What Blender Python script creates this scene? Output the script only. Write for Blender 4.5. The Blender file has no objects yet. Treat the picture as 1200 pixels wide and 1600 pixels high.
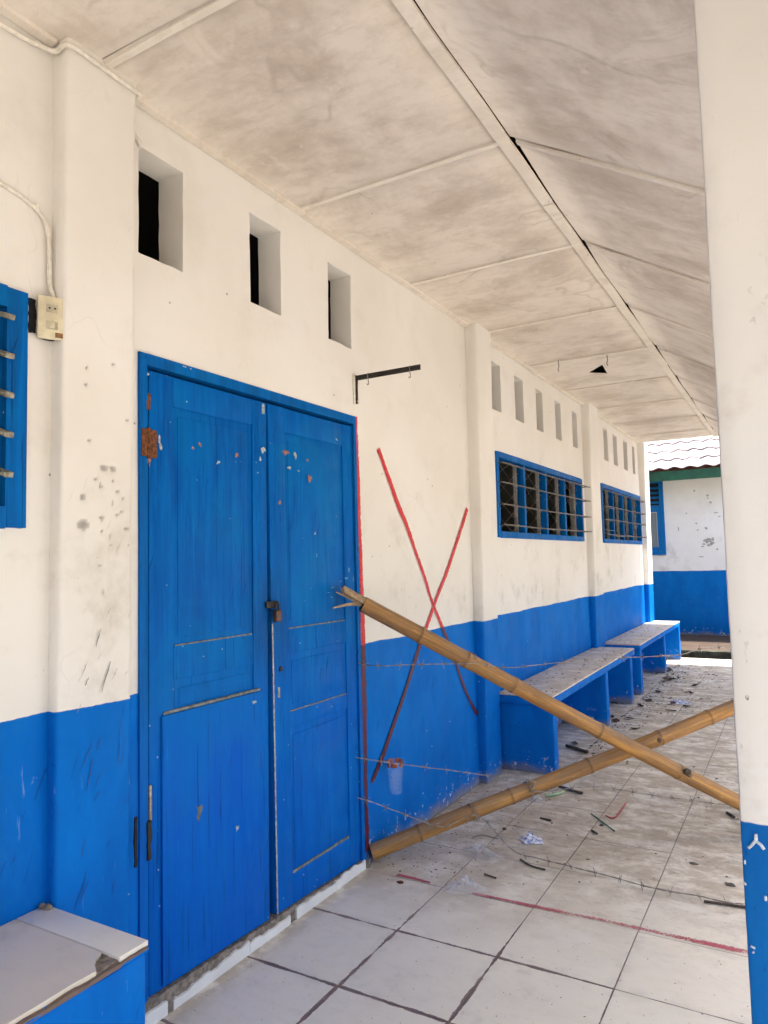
import bpy, bmesh, math, random
from mathutils import Vector, Matrix, noise as mnoise
R = random.Random(7)
sc = bpy.context.scene

# ------------------------------------------------------------------ camera
CAM = Vector((1.79548, 0.0, 1.39317))
CR = Vector((0.86538, 0.50053, -0.02420)); CU = Vector((0.05533, -0.04743, 0.99734)); CF = Vector((-0.49805, 0.86442, 0.06874))
cd = bpy.data.cameras.new("camera"); cam = bpy.data.objects.new("camera", cd); sc.collection.objects.link(cam)
cam.matrix_world = Matrix(((CR.x, CU.x, -CF.x, CAM.x), (CR.y, CU.y, -CF.y, CAM.y), (CR.z, CU.z, -CF.z, CAM.z), (0, 0, 0, 1)))
cd.sensor_fit = 'VERTICAL'; cd.sensor_height = 24.0; cd.lens = 24.0 * 1115.365 / 1600.0
cd.clip_start = 0.02; cd.clip_end = 2000
sc.camera = cam

# ------------------------------------------------------------------ sky, sun, exposure
SUN = Vector((0.36, 0.13, 1.0)).normalized()
w = bpy.data.worlds.new("World"); sc.world = w; w.use_nodes = True
nt = w.node_tree; nt.nodes.clear()
sky = nt.nodes.new('ShaderNodeTexSky'); sky.sky_type = 'NISHITA'; sky.sun_disc = False
sky.sun_elevation = math.asin(SUN.z); sky.sun_rotation = math.atan2(SUN.x, SUN.y)
sky.air_density = 1.0; sky.dust_density = 3.0; sky.ozone_density = 1.0
bg = nt.nodes.new('ShaderNodeBackground'); bg.inputs['Strength'].default_value = 0.14
ow = nt.nodes.new('ShaderNodeOutputWorld')
nt.links.new(sky.outputs[0], bg.inputs['Color']); nt.links.new(bg.outputs[0], ow.inputs['Surface'])
sl = bpy.data.lights.new("sun", 'SUN'); sl.energy = 5.0; sl.angle = math.radians(0.53); sl.color = (1.0, 0.955, 0.89)
so = bpy.data.objects.new("sun", sl); sc.collection.objects.link(so)
so.rotation_euler = (-SUN).to_track_quat('-Z', 'Y').to_euler(); so.location = (8, 4, 20)
vs = sc.view_settings
vs.view_transform = 'Standard'; vs.look = 'None'; vs.exposure = 1.5; vs.gamma = 1.0; vs.use_curve_mapping = False
cy = sc.cycles
cy.max_bounces = 9; cy.diffuse_bounces = 6; cy.glossy_bounces = 3; cy.transmission_bounces = 6; cy.transparent_max_bounces = 12
cy.caustics_reflective = False; cy.caustics_refractive = False; cy.sample_clamp_indirect = 6.0
cy.use_denoising = True; cy.use_adaptive_sampling = True; cy.adaptive_threshold = 0.05; cy.adaptive_min_samples = 24

# ------------------------------------------------------------------ helpers: points of the place seen at a pixel of the 1200x1600 photo
def ray(x, y): return CF + CR * ((x - 600) / 1115.365) + CU * ((800 - y) / 1115.365)
def onp(x, y, ax, v):
    d = ray(x, y); return CAM + d * ((v - CAM[ax]) / d[ax])
def fl(x, y, z=0.0): return onp(x, y, 2, z)         # on the floor
def wl(x, y, X=0.0): return onp(x, y, 0, X)         # on the long wall
def vpl(x, y, a, b):                                # on the upright plane over a-b
    n = Vector((b[1] - a[1], -(b[0] - a[0]), 0)); d = ray(x, y)
    return CAM + d * ((Vector((a[0], a[1], 0)) - CAM).dot(n) / d.dot(n))

# ------------------------------------------------------------------ helpers: objects
def adopt(o, parent):
    if parent is not None:
        o.parent = parent
        if parent.type == 'EMPTY': o.matrix_parent_inverse = Matrix.Translation(-parent.location)
def link(name, me, mat=None, parent=None):
    o = bpy.data.objects.new(name, me); sc.collection.objects.link(o)
    if mat is not None and not me.materials: me.materials.append(mat)
    adopt(o, parent); return o
def mesh(name, vs_, fs, mat=None, parent=None, smooth=False):
    me = bpy.data.meshes.new(name); me.from_pydata([tuple(v) for v in vs_], [], fs); me.update()
    if smooth: me.polygons.foreach_set('use_smooth', [True] * len(me.polygons))
    return link(name, me, mat, parent)
def tag(o, label=None, cat=None, group=None, kind=None):
    if label: o['label'] = label
    if cat: o['category'] = cat
    if group: o['group'] = group
    if kind: o['kind'] = kind
    return o
def thing(name, loc, label, cat, group=None):
    o = bpy.data.objects.new(name, None); sc.collection.objects.link(o); o.location = loc; o.empty_display_size = 0.1
    return tag(o, label, cat, group)
BF = [(0, 3, 2, 1), (4, 5, 6, 7), (0, 1, 5, 4), (1, 2, 6, 5), (2, 3, 7, 6), (3, 0, 4, 7)]
def boxv(x0, x1, y0, y1, z0, z1):
    return [(x0, y0, z0), (x1, y0, z0), (x1, y1, z0), (x0, y1, z0), (x0, y0, z1), (x1, y0, z1), (x1, y1, z1), (x0, y1, z1)]
def bm_to(name, bm, mat, parent, angle=0.6):
    bmesh.ops.recalc_face_normals(bm, faces=bm.faces)
    me = bpy.data.meshes.new(name); bm.to_mesh(me); bm.free()
    me.polygons.foreach_set('use_smooth', [True] * len(me.polygons))
    if angle: me.set_sharp_from_angle(angle=angle)
    return link(name, me, mat, parent)
def hull(name, v8, mat, parent=None, bev=0.0, step=None, amp=0.0, freq=6.0, seg=2, angle=0.6):
    """an eight-cornered block, bevelled, subdivided and roughened"""
    bm = bmesh.new(); vv = [bm.verts.new(v) for v in v8]
    for f in BF: bm.faces.new([vv[i] for i in f])
    if step:
        for _ in range(9):
            es = [e for e in bm.edges if e.calc_length() > step]
            if not es: break
            bmesh.ops.subdivide_edges(bm, edges=es, cuts=1, use_grid_fill=True)
    if bev:
        bmesh.ops.recalc_face_normals(bm, faces=bm.faces)
        es = [e for e in bm.edges if len(e.link_faces) == 2 and e.calc_face_angle(0) > 0.5]
        bmesh.ops.bevel(bm, geom=es, offset=bev, segments=seg, affect='EDGES', profile=0.5)
    if amp:
        for v in bm.verts:
            v.co += mnoise.noise_vector(v.co * freq) * amp + mnoise.noise_vector(v.co * freq * 4.1) * amp * 0.35
    return bm_to(name, bm, mat, parent, angle)
def box(name, x0, x1, y0, y1, z0, z1, mat, parent=None, bev=0.0, **k):
    return hull(name, boxv(x0, x1, y0, y1, z0, z1), mat, parent, bev, **k)
def plainbox(name, x0, x1, y0, y1, z0, z1, mat, parent=None):
    return mesh(name, boxv(x0, x1, y0, y1, z0, z1), BF, mat, parent)
def boxes(name, lst, mat, parent=None):
    V = []; F = []
    for b in lst:
        k = len(V); V += boxv(*b); F += [tuple(i + k for i in f) for f in BF]
    return mesh(name, V, F, mat, parent)
def tube_data(pts, rad, n=8, cap=True):
    pts = [Vector(p) for p in pts]; m = len(pts)
    if not hasattr(rad, '__len__'): rad = [rad] * m
    V = []; F = []; u = None
    for i, p in enumerate(pts):
        t = (pts[min(i + 1, m - 1)] - pts[max(i - 1, 0)]).normalized()
        if u is None:
            u = t.orthogonal().normalized()
        else:
            u = (u - t * u.dot(t)); u = u.normalized() if u.length > 1e-6 else t.orthogonal().normalized()
        b = t.cross(u)
        for k in range(n):
            a = 2 * math.pi * k / n; V.append(p + (u * math.cos(a) + b * math.sin(a)) * rad[i])
    for i in range(m - 1):
        for k in range(n):
            k2 = (k + 1) % n; F.append((i * n + k, i * n + k2, (i + 1) * n + k2, (i + 1) * n + k))
    if cap:
        F.append(tuple(range(n - 1, -1, -1))); F.append(tuple((m - 1) * n + k for k in range(n)))
    return V, F
def tube(name, pts, rad, mat, parent=None, n=8, cap=True, smooth=True):
    V, F = tube_data(pts, rad, n, cap); o = mesh(name, V, F, mat, parent, smooth)
    if smooth: o.data.set_sharp_from_angle(angle=0.9)
    return o
def spline(pts, k=8):
    pts = [Vector(p) for p in pts]; out = []
    for i in range(len(pts) - 1):
        p0 = pts[max(i - 1, 0)]; p1 = pts[i]; p2 = pts[i + 1]; p3 = pts[min(i + 2, len(pts) - 1)]
        for j in range(k):
            t = j / k
            out.append(0.5 * ((2 * p1) + (p2 - p0) * t + (2 * p0 - 5 * p1 + 4 * p2 - p3) * t * t + (3 * p1 - p0 - 3 * p2 + p3) * t ** 3))
    out.append(pts[-1]); return out

# ------------------------------------------------------------------ helpers: materials
class NT:
    def __init__(s, name, rough=0.6, spec=0.5):
        s.m = bpy.data.materials.new(name); s.m.use_nodes = True; s.t = s.m.node_tree
        s.b = s.t.nodes['Principled BSDF']; s.b.inputs['Roughness'].default_value = rough
        s.b.inputs['Specular IOR Level'].default_value = spec
        s.pos = s.t.nodes.new('ShaderNodeNewGeometry').outputs['Position']
        s.tc = s.t.nodes.new('ShaderNodeTexCoord')
    def put(s, sock, v):
        if isinstance(v, bpy.types.NodeSocket): s.t.links.new(v, sock)
        elif isinstance(v, (tuple, list)) and len(v) == 3 and sock.type == 'RGBA': sock.default_value = (*v, 1)
        else: sock.default_value = v
    def math(s, op, a, b=0.0, c=0.0, clamp=False):
        n = s.t.nodes.new('ShaderNodeMath'); n.operation = op; n.use_clamp = clamp
        s.put(n.inputs[0], a); s.put(n.inputs[1], b); s.put(n.inputs[2], c); return n.outputs[0]
    def mul(s, a, b): return s.math('MULTIPLY', a, b)
    def add(s, a, b): return s.math('ADD', a, b)
    def scale(s, v, xyz, off=(0, 0, 0)):
        n = s.t.nodes.new('ShaderNodeMapping'); s.put(n.inputs['Vector'], v)
        n.inputs['Scale'].default_value = xyz; n.inputs['Location'].default_value = off; return n.outputs[0]
    def noise(s, v, sc_=5.0, det=4.0, ro=0.55, dist=0.0):
        n = s.t.nodes.new('ShaderNodeTexNoise'); s.put(n.inputs['Vector'], v)
        n.inputs['Scale'].default_value = sc_; n.inputs['Detail'].default_value = det
        n.inputs['Roughness'].default_value = ro; n.inputs['Distortion'].default_value = dist; return n.outputs['Fac']
    def voro(s, v, sc_=10.0, out='Distance', feature='F1', rnd=1.0):
        n = s.t.nodes.new('ShaderNodeTexVoronoi'); n.feature = feature; s.put(n.inputs['Vector'], v)
        n.inputs['Scale'].default_value = sc_; n.inputs['Randomness'].default_value = rnd; return n
    def ramp(s, v, a, b, lo=0.0, hi=1.0):
        n = s.t.nodes.new('ShaderNodeMapRange'); n.interpolation_type = 'SMOOTHSTEP'; n.clamp = True
        s.put(n.inputs[0], v); n.inputs[1].default_value = a; n.inputs[2].default_value = b
        n.inputs[3].default_value = lo; n.inputs[4].default_value = hi; return n.outputs[0]
    def mix(s, f, a, b, mode='MIX'):
        n = s.t.nodes.new('ShaderNodeMix'); n.data_type = 'RGBA'; n.blend_type = mode; n.clamp_factor = True
        s.put(n.inputs[0], f); s.put(n.inputs[6], a); s.put(n.inputs[7], b); return n.outputs[2]
    def xyz(s, v):
        n = s.t.nodes.new('ShaderNodeSeparateXYZ'); s.put(n.inputs[0], v); return n.outputs
    def attr(s, name):
        n = s.t.nodes.new('ShaderNodeAttribute'); n.attribute_name = name; return n.outputs['Fac']
    def shear(s, v, k):
        x, y, z = s.xyz(v); n = s.t.nodes.new('ShaderNodeCombineXYZ'); s.put(n.inputs[0], x); s.put(n.inputs[1], s.math('MULTIPLY_ADD', z, -k, y)); s.put(n.inputs[2], z); return n.outputs[0]
    def rand(s):
        return s.t.nodes.new('ShaderNodeObjectInfo').outputs['Random']
    def bump(s, h, dist=0.002, strength=1.0, prev=None):
        n = s.t.nodes.new('ShaderNodeBump'); s.put(n.inputs['Height'], h); n.inputs['Distance'].default_value = dist
        n.inputs['Strength'].default_value = strength
        if prev is not None: s.put(n.inputs['Normal'], prev)
        return n.outputs[0]
    def done(s, col=None, rough=None, nrm=None, metal=None):
        if col is not None: s.put(s.b.inputs['Base Color'], col)
        if rough is not None: s.put(s.b.inputs['Roughness'], rough)
        if nrm is not None: s.put(s.b.inputs['Normal'], nrm)
        if metal is not None: s.put(s.b.inputs['Metallic'], metal)
        return s.m
def flat(name, col, rough=0.6, metal=0.0, var=0.12, sc_=30.0, spec=0.5):
    t = NT(name, rough, spec); n = t.noise(t.pos, sc_, 4)
    c = t.mix(t.ramp(n, 0.3, 0.75), tuple(x * (1 - var) for x in col), tuple(min(1, x * (1 + var)) for x in col))
    return t.done(c, None, t.bump(n, 0.0006), metal)

def wall_paint(name, zb=1.003, cream=(0.79, 0.775, 0.745), blue=(0.002, 0.142, 0.565), dirt=1.0):
    t = NT(name, 0.6, 0.16); p = t.pos; x, y, z = t.xyz(p)
    # plaster colour above
    c = t.mix(t.ramp(t.noise(p, 1.1, 5), 0.35, 0.7), cream, tuple(a * b for a, b in zip(cream, (0.93, 0.915, 0.89))))
    band = t.mul(t.ramp(z, 1.9, 1.25), t.ramp(z, 0.8, 1.1))
    sm = t.mul(t.ramp(t.noise(p, 3.2, 7, 0.65), 0.50, 0.76), t.math('MULTIPLY_ADD', band, 0.45 * dirt, 0.16 * dirt))
    c = t.mix(sm, c, (0.42, 0.36, 0.29))
    # scuffs: thin slanted strokes
    st = t.noise(t.scale(t.shear(p, 0.45), (60, 60, 11), (3, 1, 2)), 1.0, 3, 0.6, 0.6)
    stm = t.mul(t.mul(t.ramp(st, 0.655, 0.70), t.ramp(t.noise(p, 2.3, 2), 0.47, 0.60)), t.math('MULTIPLY_ADD', band, 0.5 * dirt, 0.06))
    c = t.mix(stm, c, (0.16, 0.14, 0.13))
    wv = t.t.nodes.new('ShaderNodeVectorMath'); wv.operation = 'ADD'; nz = t.t.nodes.new('ShaderNodeTexNoise'); nz.inputs['Scale'].default_value = 3.0; t.put(nz.inputs['Vector'], p); sc3 = t.t.nodes.new('ShaderNodeVectorMath'); sc3.operation = 'SCALE'; t.put(sc3.inputs[0], nz.outputs['Color']); sc3.inputs['Scale'].default_value = 0.5
    t.put(wv.inputs[0], p); t.put(wv.inputs[1], sc3.outputs[0]); cr = t.voro(wv.outputs[0], 1.4, feature='DISTANCE_TO_EDGE')
    c = t.mix(t.mul(t.mul(t.ramp(cr.outputs['Distance'], 0.0035, 0.0010), t.ramp(t.noise(p, 1.3, 3), 0.54, 0.64)), 0.13), c, (0.30, 0.26, 0.22))
    # pinholes and nail marks
    v = t.voro(p, 9.0); pick = t.xyz(v.outputs['Color'])[0]
    spk = t.mul(t.ramp(v.outputs['Distance'], 0.052, 0.03), t.ramp(pick, 0.80, 0.86))
    c = t.mix(t.mul(spk, 0.75), c, (0.13, 0.11, 0.10))
    # blue wainscot paint below
    g = t.noise(t.scale(p, (5, 5, 1.6)), 1.0, 6, 0.62, 0.4)
    b = t.mix(t.ramp(g, 0.3, 0.75), tuple(a * 0.90 for a in blue), tuple(a * k for a, k in zip(blue, (1.2, 1.22, 1.10))))
    b = t.mix(t.mul(t.ramp(t.noise(p, 4.0, 6, 0.65), 0.56, 0.78), 0.24), b, (0.03, 0.22, 0.50))
    sd = t.noise(t.scale(t.shear(p, 0.35), (70, 70, 9), (1, 5, 2)), 1.0, 3, 0.6, 0.5)
    b = t.mix(t.mul(t.mul(t.ramp(sd, 0.63, 0.69), t.ramp(t.noise(p, 2.6, 2), 0.45, 0.58)), 0.6), b, (0.008, 0.05, 0.22))
    sw = t.noise(t.scale(p, (55, 55, 10), (7, 3, 9)), 1.0, 3, 0.6, 0.5)
    b = t.mix(t.mul(t.mul(t.ramp(sw, 0.66, 0.72), t.ramp(t.noise(p, 2.1, 2), 0.48, 0.60)), 0.30), b, (0.35, 0.5, 0.72))
    v2 = t.voro(p, 17.0); pk2 = t.xyz(v2.outputs['Color'])[1]
    ch = t.mul(t.ramp(t.add(v2.outputs['Distance'], t.mul(t.noise(p, 60, 2), 0.10)), 0.125, 0.10), t.ramp(pk2, 0.84, 0.88))
    low = t.ramp(z, 0.16, 0.03)
    ch2 = t.mul(low, t.ramp(t.noise(p, 26, 5, 0.6), 0.60, 0.63))
    b = t.mix(t.math('MAXIMUM', ch, ch2), b, (0.62, 0.66, 0.70))
    b = t.mix(t.mul(t.ramp(t.add(z, t.mul(t.noise(p, 7, 4), 0.14)), 0.15, 0.06), 0.75), b, (0.30, 0.25, 0.19))
    # the hand-painted edge between the two
    zz = t.add(z, t.math('MULTIPLY_ADD', t.noise(p, 2.2, 2), 0.030, -0.015)); zz = t.add(zz, t.math('MULTIPLY_ADD', t.noise(p, 45, 2), 0.005, -0.0025))
    up = t.ramp(zz, zb - 0.0012, zb + 0.0012)
    c = t.mix(up, b, c)
    # knocked-out grey plaster; dent shading is painted in, darker towards the centre
    go = t.attr('gouge'); c = t.mix(t.ramp(go, 0.25, 0.6), c, t.mix(t.ramp(go, 0.55, 1.0), (0.56, 0.54, 0.51), (0.34, 0.325, 0.305)))
    h = t.noise(p, 1.6, 3); h2 = t.noise(p, 70, 3)
    nr = t.bump(h2, 0.0009, 0.6, t.bump(h, 0.012, 0.7))
    ro = t.mix(up, t.ramp(t.noise(p, 5, 4), 0.3, 0.7, 0.42, 0.62), (0.7, 0.7, 0.7)); t.put(t.b.inputs['Specular IOR Level'], t.math('MULTIPLY_ADD', up, 0.12, 0.05))
    return t.done(c, ro, nr)

def door_paint(name, base=(0.001, 0.094, 0.41), worn=0.93):
    t = NT(name, 0.55, 0.05); p = t.pos; z = t.xyz(p)[2]
    g = t.noise(t.scale(p, (26, 26, 2.0)), 1.0, 7, 0.7, 0.5)
    c = t.mix(t.ramp(g, 0.28, 0.76), tuple(a * 0.84 for a in base), (0.001, 0.138, 0.51))
    c = t.mix(t.mul(t.ramp(t.noise(t.scale(p, (9, 9, 2.2)), 1.0, 5, 0.6), 0.48, 0.74), 0.55), c, (0.001, 0.158, 0.53))
    c = t.mix(t.mul(t.ramp(t.noise(p, 1.7, 5, 0.6, 0.6), 0.47, 0.66), 0.5), c, (0.002, 0.160, 0.45))
    c = t.mix(t.mul(t.ramp(z, 1.2, 0.7), 0.40), c, (0.002, 0.115, 0.60))
    k = t.noise(t.scale(p, (120, 120, 2.6), (3, 0, 1)), 1.0, 3, 0.55, 0.4)
    c = t.mix(t.mul(t.ramp(k, 0.615, 0.68), 0.6), c, (0.003, 0.035, 0.15))
    dg = t.noise(t.scale(t.shear(p, 0.35), (65, 65, 8), (2, 6, 3)), 1.0, 3, 0.6, 0.5); c = t.mix(t.mul(t.mul(t.ramp(dg, 0.63, 0.69), t.ramp(t.noise(p, 3, 2), 0.46, 0.6)), 0.6), c, (0.003, 0.03, 0.14))
    gr = t.noise(p, 4.5, 6, 0.65); c = t.mix(t.mul(t.ramp(gr, 0.54, 0.75), 0.35), c, (0.004, 0.085, 0.28))
    k2 = t.noise(t.scale(p, (95, 95, 3.4), (8, 4, 5)), 1.0, 4, 0.6)
    c = t.mix(t.mul(t.ramp(k2, 0.62, 0.72), 0.35), c, (0.008, 0.23, 0.58))
    v = t.voro(p, 26.0); pk = t.xyz(v.outputs['Color'])[0]
    ch = t.mul(t.ramp(t.add(v.outputs['Distance'], t.mul(t.noise(p, 90, 2), 0.14)), 0.15, 0.12), t.ramp(pk, worn, worn + 0.02))
    c = t.mix(t.mul(ch, 0.7), c, (0.42, 0.54, 0.60))
    fy, fz = t.math('SUBTRACT', t.xyz(p)[1], 2.20), t.math('SUBTRACT', z, 1.17)
    hand = t.ramp(t.add(t.math('SQRT', t.add(t.mul(fy, fy), t.mul(t.mul(fz, fz), 0.35))), t.mul(t.noise(p, 14, 4), 0.12)), 0.24, 0.08); c = t.mix(t.mul(hand, 0.45), c, (0.012, 0.055, 0.14))
    nr = t.bump(g, 0.0016, 0.7, t.bump(k, 0.0006, 0.8))
    return t.done(c, t.ramp(t.noise(p, 8, 4), 0.3, 0.7, 0.32, 0.55), nr)

def ceiling_board(name, base, stain, amt, nails=False):
    t = NT(name, 0.85, 0.15); p = t.pos
    a = t.noise(t.scale(p, (1.0, 1.35, 1.0)), 1.7, 10, 0.66, 0.35); b = t.noise(p, 7.5, 10, 0.75, 0.2)
    m = t.math('ADD', t.mul(a, 0.72), t.mul(b, 0.28))
    gx, gy, gz = t.xyz(t.tc.outputs['Generated'])
    ed = t.math('MINIMUM', t.math('MINIMUM', gx, t.math('SUBTRACT', 1.0, gx)), t.math('MINIMUM', gy, t.math('SUBTRACT', 1.0, gy)))
    body = t.ramp(t.add(ed, t.mul(t.noise(p, 5, 5, 0.6), 0.12)), 0.05, 0.20, 0.35, 1.0)
    c = t.mix(t.mul(t.mul(t.ramp(m, 0.41, 0.67), amt), body), base, stain)
    fine = t.noise(t.scale(p, (9, 26, 9)), 1.0, 8, 0.75)
    c = t.mix(t.mul(t.ramp(fine, 0.46, 0.72), 0.34), c, stain)
    # dried rings of leak water
    rg = t.noise(p, 1.25, 4, 0.5, 0.4); ring = t.mul(t.ramp(t.math('ABSOLUTE', t.math('SUBTRACT', rg, 0.56)), 0.012, 0.0), t.ramp(t.noise(p, 3.1, 3), 0.45, 0.6))
    c = t.mix(t.mul(ring, 0.30), c, tuple(x * 0.75 for x in stain))
    c = t.mix(t.mul(t.ramp(t.noise(p, 2.7, 6, 0.65, 1.0), 0.585, 0.64), 0.42), c, tuple(min(1, x * 1.06) for x in base))
    v = t.voro(p, 13.0); pk = t.xyz(v.outputs['Color'])[0]
    sp = t.mul(t.ramp(t.add(v.outputs['Distance'], t.mul(t.noise(p, 60, 4), 0.3)), 0.26, 0.20), t.ramp(pk, 0.86, 0.90))
    c = t.mix(t.mul(sp, 0.6), c, (0.80, 0.74, 0.66))
    v2 = t.voro(p, 22.0 if nails else 8.0); pk2 = t.xyz(v2.outputs['Color'])[1]
    c = t.mix(t.mul(t.mul(t.ramp(v2.outputs['Distance'], 0.10 if nails else 0.035, 0.05 if nails else 0.018), t.ramp(pk2, 0.80, 0.85)), 0.85), c, (0.10, 0.07, 0.05))
    c = t.mix(t.mul(t.rand(), 0.16), c, stain)
    return t.done(c, None, t.bump(b, 0.0012, 0.6, t.bump(a, 0.006, 0.4)))

def tile_mat(name, clean=(0.855, 0.795, 0.665), filth=1.0, hx=0.1985, hy=0.1985):
    t = NT(name, 0.3, 0.5); p = t.pos; x, y, z = t.xyz(p)
    ox, oy, oz = t.xyz(t.tc.outputs['Object'])
    c = t.mix(t.mul(t.rand(), 0.6), clean, tuple(a * 0.92 for a in clean))
    c = t.mix(t.mul(t.ramp(t.noise(p, 2.0, 5), 0.4, 0.7), 0.35), c, (0.68, 0.655, 0.60))
    far = t.math('MULTIPLY_ADD', t.ramp(y, 2.55, 3.6), 0.82, 0.12)
    n1 = t.noise(t.scale(p, (1.0, 1.5, 1)), 5.5, 10, 0.74, 0.3)
    d = t.mul(t.ramp(t.add(n1, t.mul(far, 0.10)), 0.46, 0.68), t.mul(far, filth))
    c = t.mix(t.mul(d, 0.80), c, (0.385, 0.30, 0.205))
    c = t.mix(t.mul(t.mul(t.ramp(x, 0.13, 0.0), t.ramp(t.noise(p, 9, 6, 0.65), 0.36, 0.6)), 0.75 * filth), c, (0.30, 0.225, 0.15))
    sand = t.mul(t.mul(t.ramp(x, 1.7, 0.3), t.ramp(y, 2.45, 2.9)), t.ramp(y, 5.2, 3.4))
    c = t.mix(t.mul(t.mul(sand, t.ramp(t.noise(p, 5, 7, 0.65), 0.33, 0.6)), 0.70 * filth), c, (0.47, 0.385, 0.265))
    n2 = t.noise(t.scale(p, (14, 34, 9)), 1.0, 8, 0.76, 0.3)
    d2 = t.mul(t.ramp(n2, 0.52, 0.68), t.mul(far, 0.75 * filth)); c = t.mix(d2, c, (0.21, 0.17, 0.13))
    n3 = t.noise(p, 48, 5, 0.75); d3 = t.mul(t.ramp(n3, 0.61, 0.68), t.mul(t.math('MULTIPLY_ADD', far, 0.7, 0.08), filth))
    c = t.mix(d3, c, (0.11, 0.09, 0.075))
    n4 = t.noise(p, 6, 6, 0.6); c = t.mix(t.mul(t.ramp(n4, 0.58, 0.72), 0.32), c, (0.46, 0.41, 0.34))
    # mortar and mud smeared out of the joints
    e = t.math('MINIMUM', t.math('SUBTRACT', hx, t.math('ABSOLUTE', ox)), t.math('SUBTRACT', hy, t.math('ABSOLUTE', oy)))
    wv = t.noise(t.scale(p, (5.5, 5.5, 1), (4.3, 1.7, 0)), 1.0, 6, 0.68)
    wid = t.mul(t.ramp(wv, 0.36, 0.62, 0.0002, 0.0085), t.mul(t.ramp(y, 2.75, 2.45, 0.05, 1.0), t.ramp(x, 1.25, 0.85, 0.22, 1.0)))
    em = t.ramp(t.math('SUBTRACT', e, wid), 0.0012, -0.0008)
    c = t.mix(t.mul(em, filth), c, (0.215, 0.155, 0.14))
    c = t.mix(t.mul(t.mul(t.ramp(e, 0.045, 0.0), t.ramp(t.noise(p, 8, 5, 0.65), 0.42, 0.66)), 0.30 * filth), c, (0.50, 0.44, 0.35))
    dm = t.math('MAXIMUM', d, t.math('MAXIMUM', d2, em))
    ro = t.math('MULTIPLY_ADD', dm, 0.42, t.ramp(t.noise(p, 3.3, 5), 0.3, 0.7, 0.30, 0.46))
    return t.done(c, ro, t.bump(t.add(t.mul(n1, 0.6), t.mul(n3, 0.5)), 0.0007, 0.5))

MW = wall_paint('painted_plaster')
MC = wall_paint('painted_plaster_column', 0.984, (0.745, 0.735, 0.715), (0.006, 0.115, 0.42), dirt=2.8)
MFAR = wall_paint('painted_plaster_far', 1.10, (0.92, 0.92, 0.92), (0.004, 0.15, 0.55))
MD = door_paint('door_blue')
MD2 = door_paint('door_panel_blue', (0.002, 0.105, 0.58))
MFR = door_paint('frame_blue', (0.004, 0.095, 0.32), 0.80)
MCE = ceiling_board('ceiling_board', (0.75, 0.69, 0.625), (0.42, 0.355, 0.29), 0.80)
MCS = ceiling_board('soffit_board', (0.77, 0.71, 0.65), (0.43, 0.365, 0.305), 0.82)
MBAT = ceiling_board('batten_paint', (0.80, 0.75, 0.68), (0.50, 0.42, 0.33), 0.40, True)
MTI = tile_mat('floor_tile')
MBT = tile_mat('bench_tile', (0.86, 0.77, 0.65), 0.6)
MBN = tile_mat('bench_tile_near', (0.78, 0.69, 0.58), 0.6, 5, 5)
MBC = tile_mat('bench_tile_clean', (0.84, 0.79, 0.71), 0.15, 5, 5)
MSK = tile_mat('skirting_tile', (0.86, 0.86, 0.85), 0.12, 5, 5)
def mortar_mat():
    t = NT('mortar', 0.9, 0.2); p = t.pos; y = t.xyz(p)[1]; n = t.noise(p, 40, 4)
    c = t.mix(t.ramp(t.add(y, t.mul(t.noise(p, 3, 3), 0.8)), 2.7, 3.1), (0.20, 0.145, 0.125), (0.36, 0.31, 0.245))
    return t.done(t.mix(t.mul(n, 0.5), c, (0.15, 0.115, 0.09)), None, t.bump(n, 0.0006))
MGR = mortar_mat()
MRB = flat('broken_mortar', (0.24, 0.20, 0.165), 0.95, 0, 0.45, 55)
MDU = flat('dusty_edge', (0.17, 0.19, 0.19), 0.9, 0, 0.45, 45)
MIR = flat('black_iron', (0.025, 0.021, 0.019), 0.5, 0.3, 0.3)
MRU = flat('rusty_iron', (0.17, 0.060, 0.022), 0.9, 0.1, 0.6, 90)
MST = flat('dull_steel', (0.34, 0.30, 0.26), 0.45, 0.7, 0.35, 60)
MWI = flat('barbed_wire_steel', (0.30, 0.27, 0.24), 0.5, 0.5, 0.4, 40)
MBK = flat('black_gap', (0.01, 0.009, 0.009), 0.9)
MCB = flat('painted_cable', (0.72, 0.68, 0.61), 0.6, 0, 0.12, 50)
MPL = flat('socket_plastic', (0.66, 0.60, 0.43), 0.4, 0, 0.15, 25)
MPD = flat('socket_detail', (0.45, 0.41, 0.30), 0.5, 0, 0.2, 30)
MBR = flat('padlock_brown', (0.10, 0.055, 0.040), 0.45, 0.4, 0.3)
MCH = flat('bare_wood_chip', (0.36, 0.42, 0.43), 0.8, 0, 0.5, 160)
MCP = flat('pink_undercoat_chip', (0.32, 0.17, 0.14), 0.8, 0, 0.55, 160)
MEDGE = flat('worn_wood_edge', (0.36, 0.37, 0.36), 0.8, 0, 0.45, 70)
MBARS = flat('window_bar_iron', (0.13, 0.115, 0.10), 0.5, 0.4, 0.4, 40)
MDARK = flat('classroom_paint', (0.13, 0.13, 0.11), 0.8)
MALU = flat('louvre_channel', (0.42, 0.40, 0.37), 0.5, 0.1, 0.2)
MCLIP = flat('dusty_clip', (0.26, 0.25, 0.20), 0.7, 0, 0.5, 70)
MGLS = flat('dusty_louvre_glass', (0.16, 0.16, 0.13), 0.35, 0, 0.5, 25)
MROOF = flat('roof_sheet', (0.30, 0.12, 0.09), 0.8, 0, 0.25)
MTILE = flat('bleached_roof_tile', (0.50, 0.42, 0.41), 0.7, 0, 0.25, 12)
MGREEN = flat('green_fascia_paint', (0.012, 0.10, 0.055), 0.5, 0, 0.25, 9)
MGUT = flat('mossy_concrete', (0.055, 0.055, 0.038), 0.95, 0, 0.6, 9)
MLB = door_paint('far_window_blue', (0.03, 0.22, 0.52))
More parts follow.
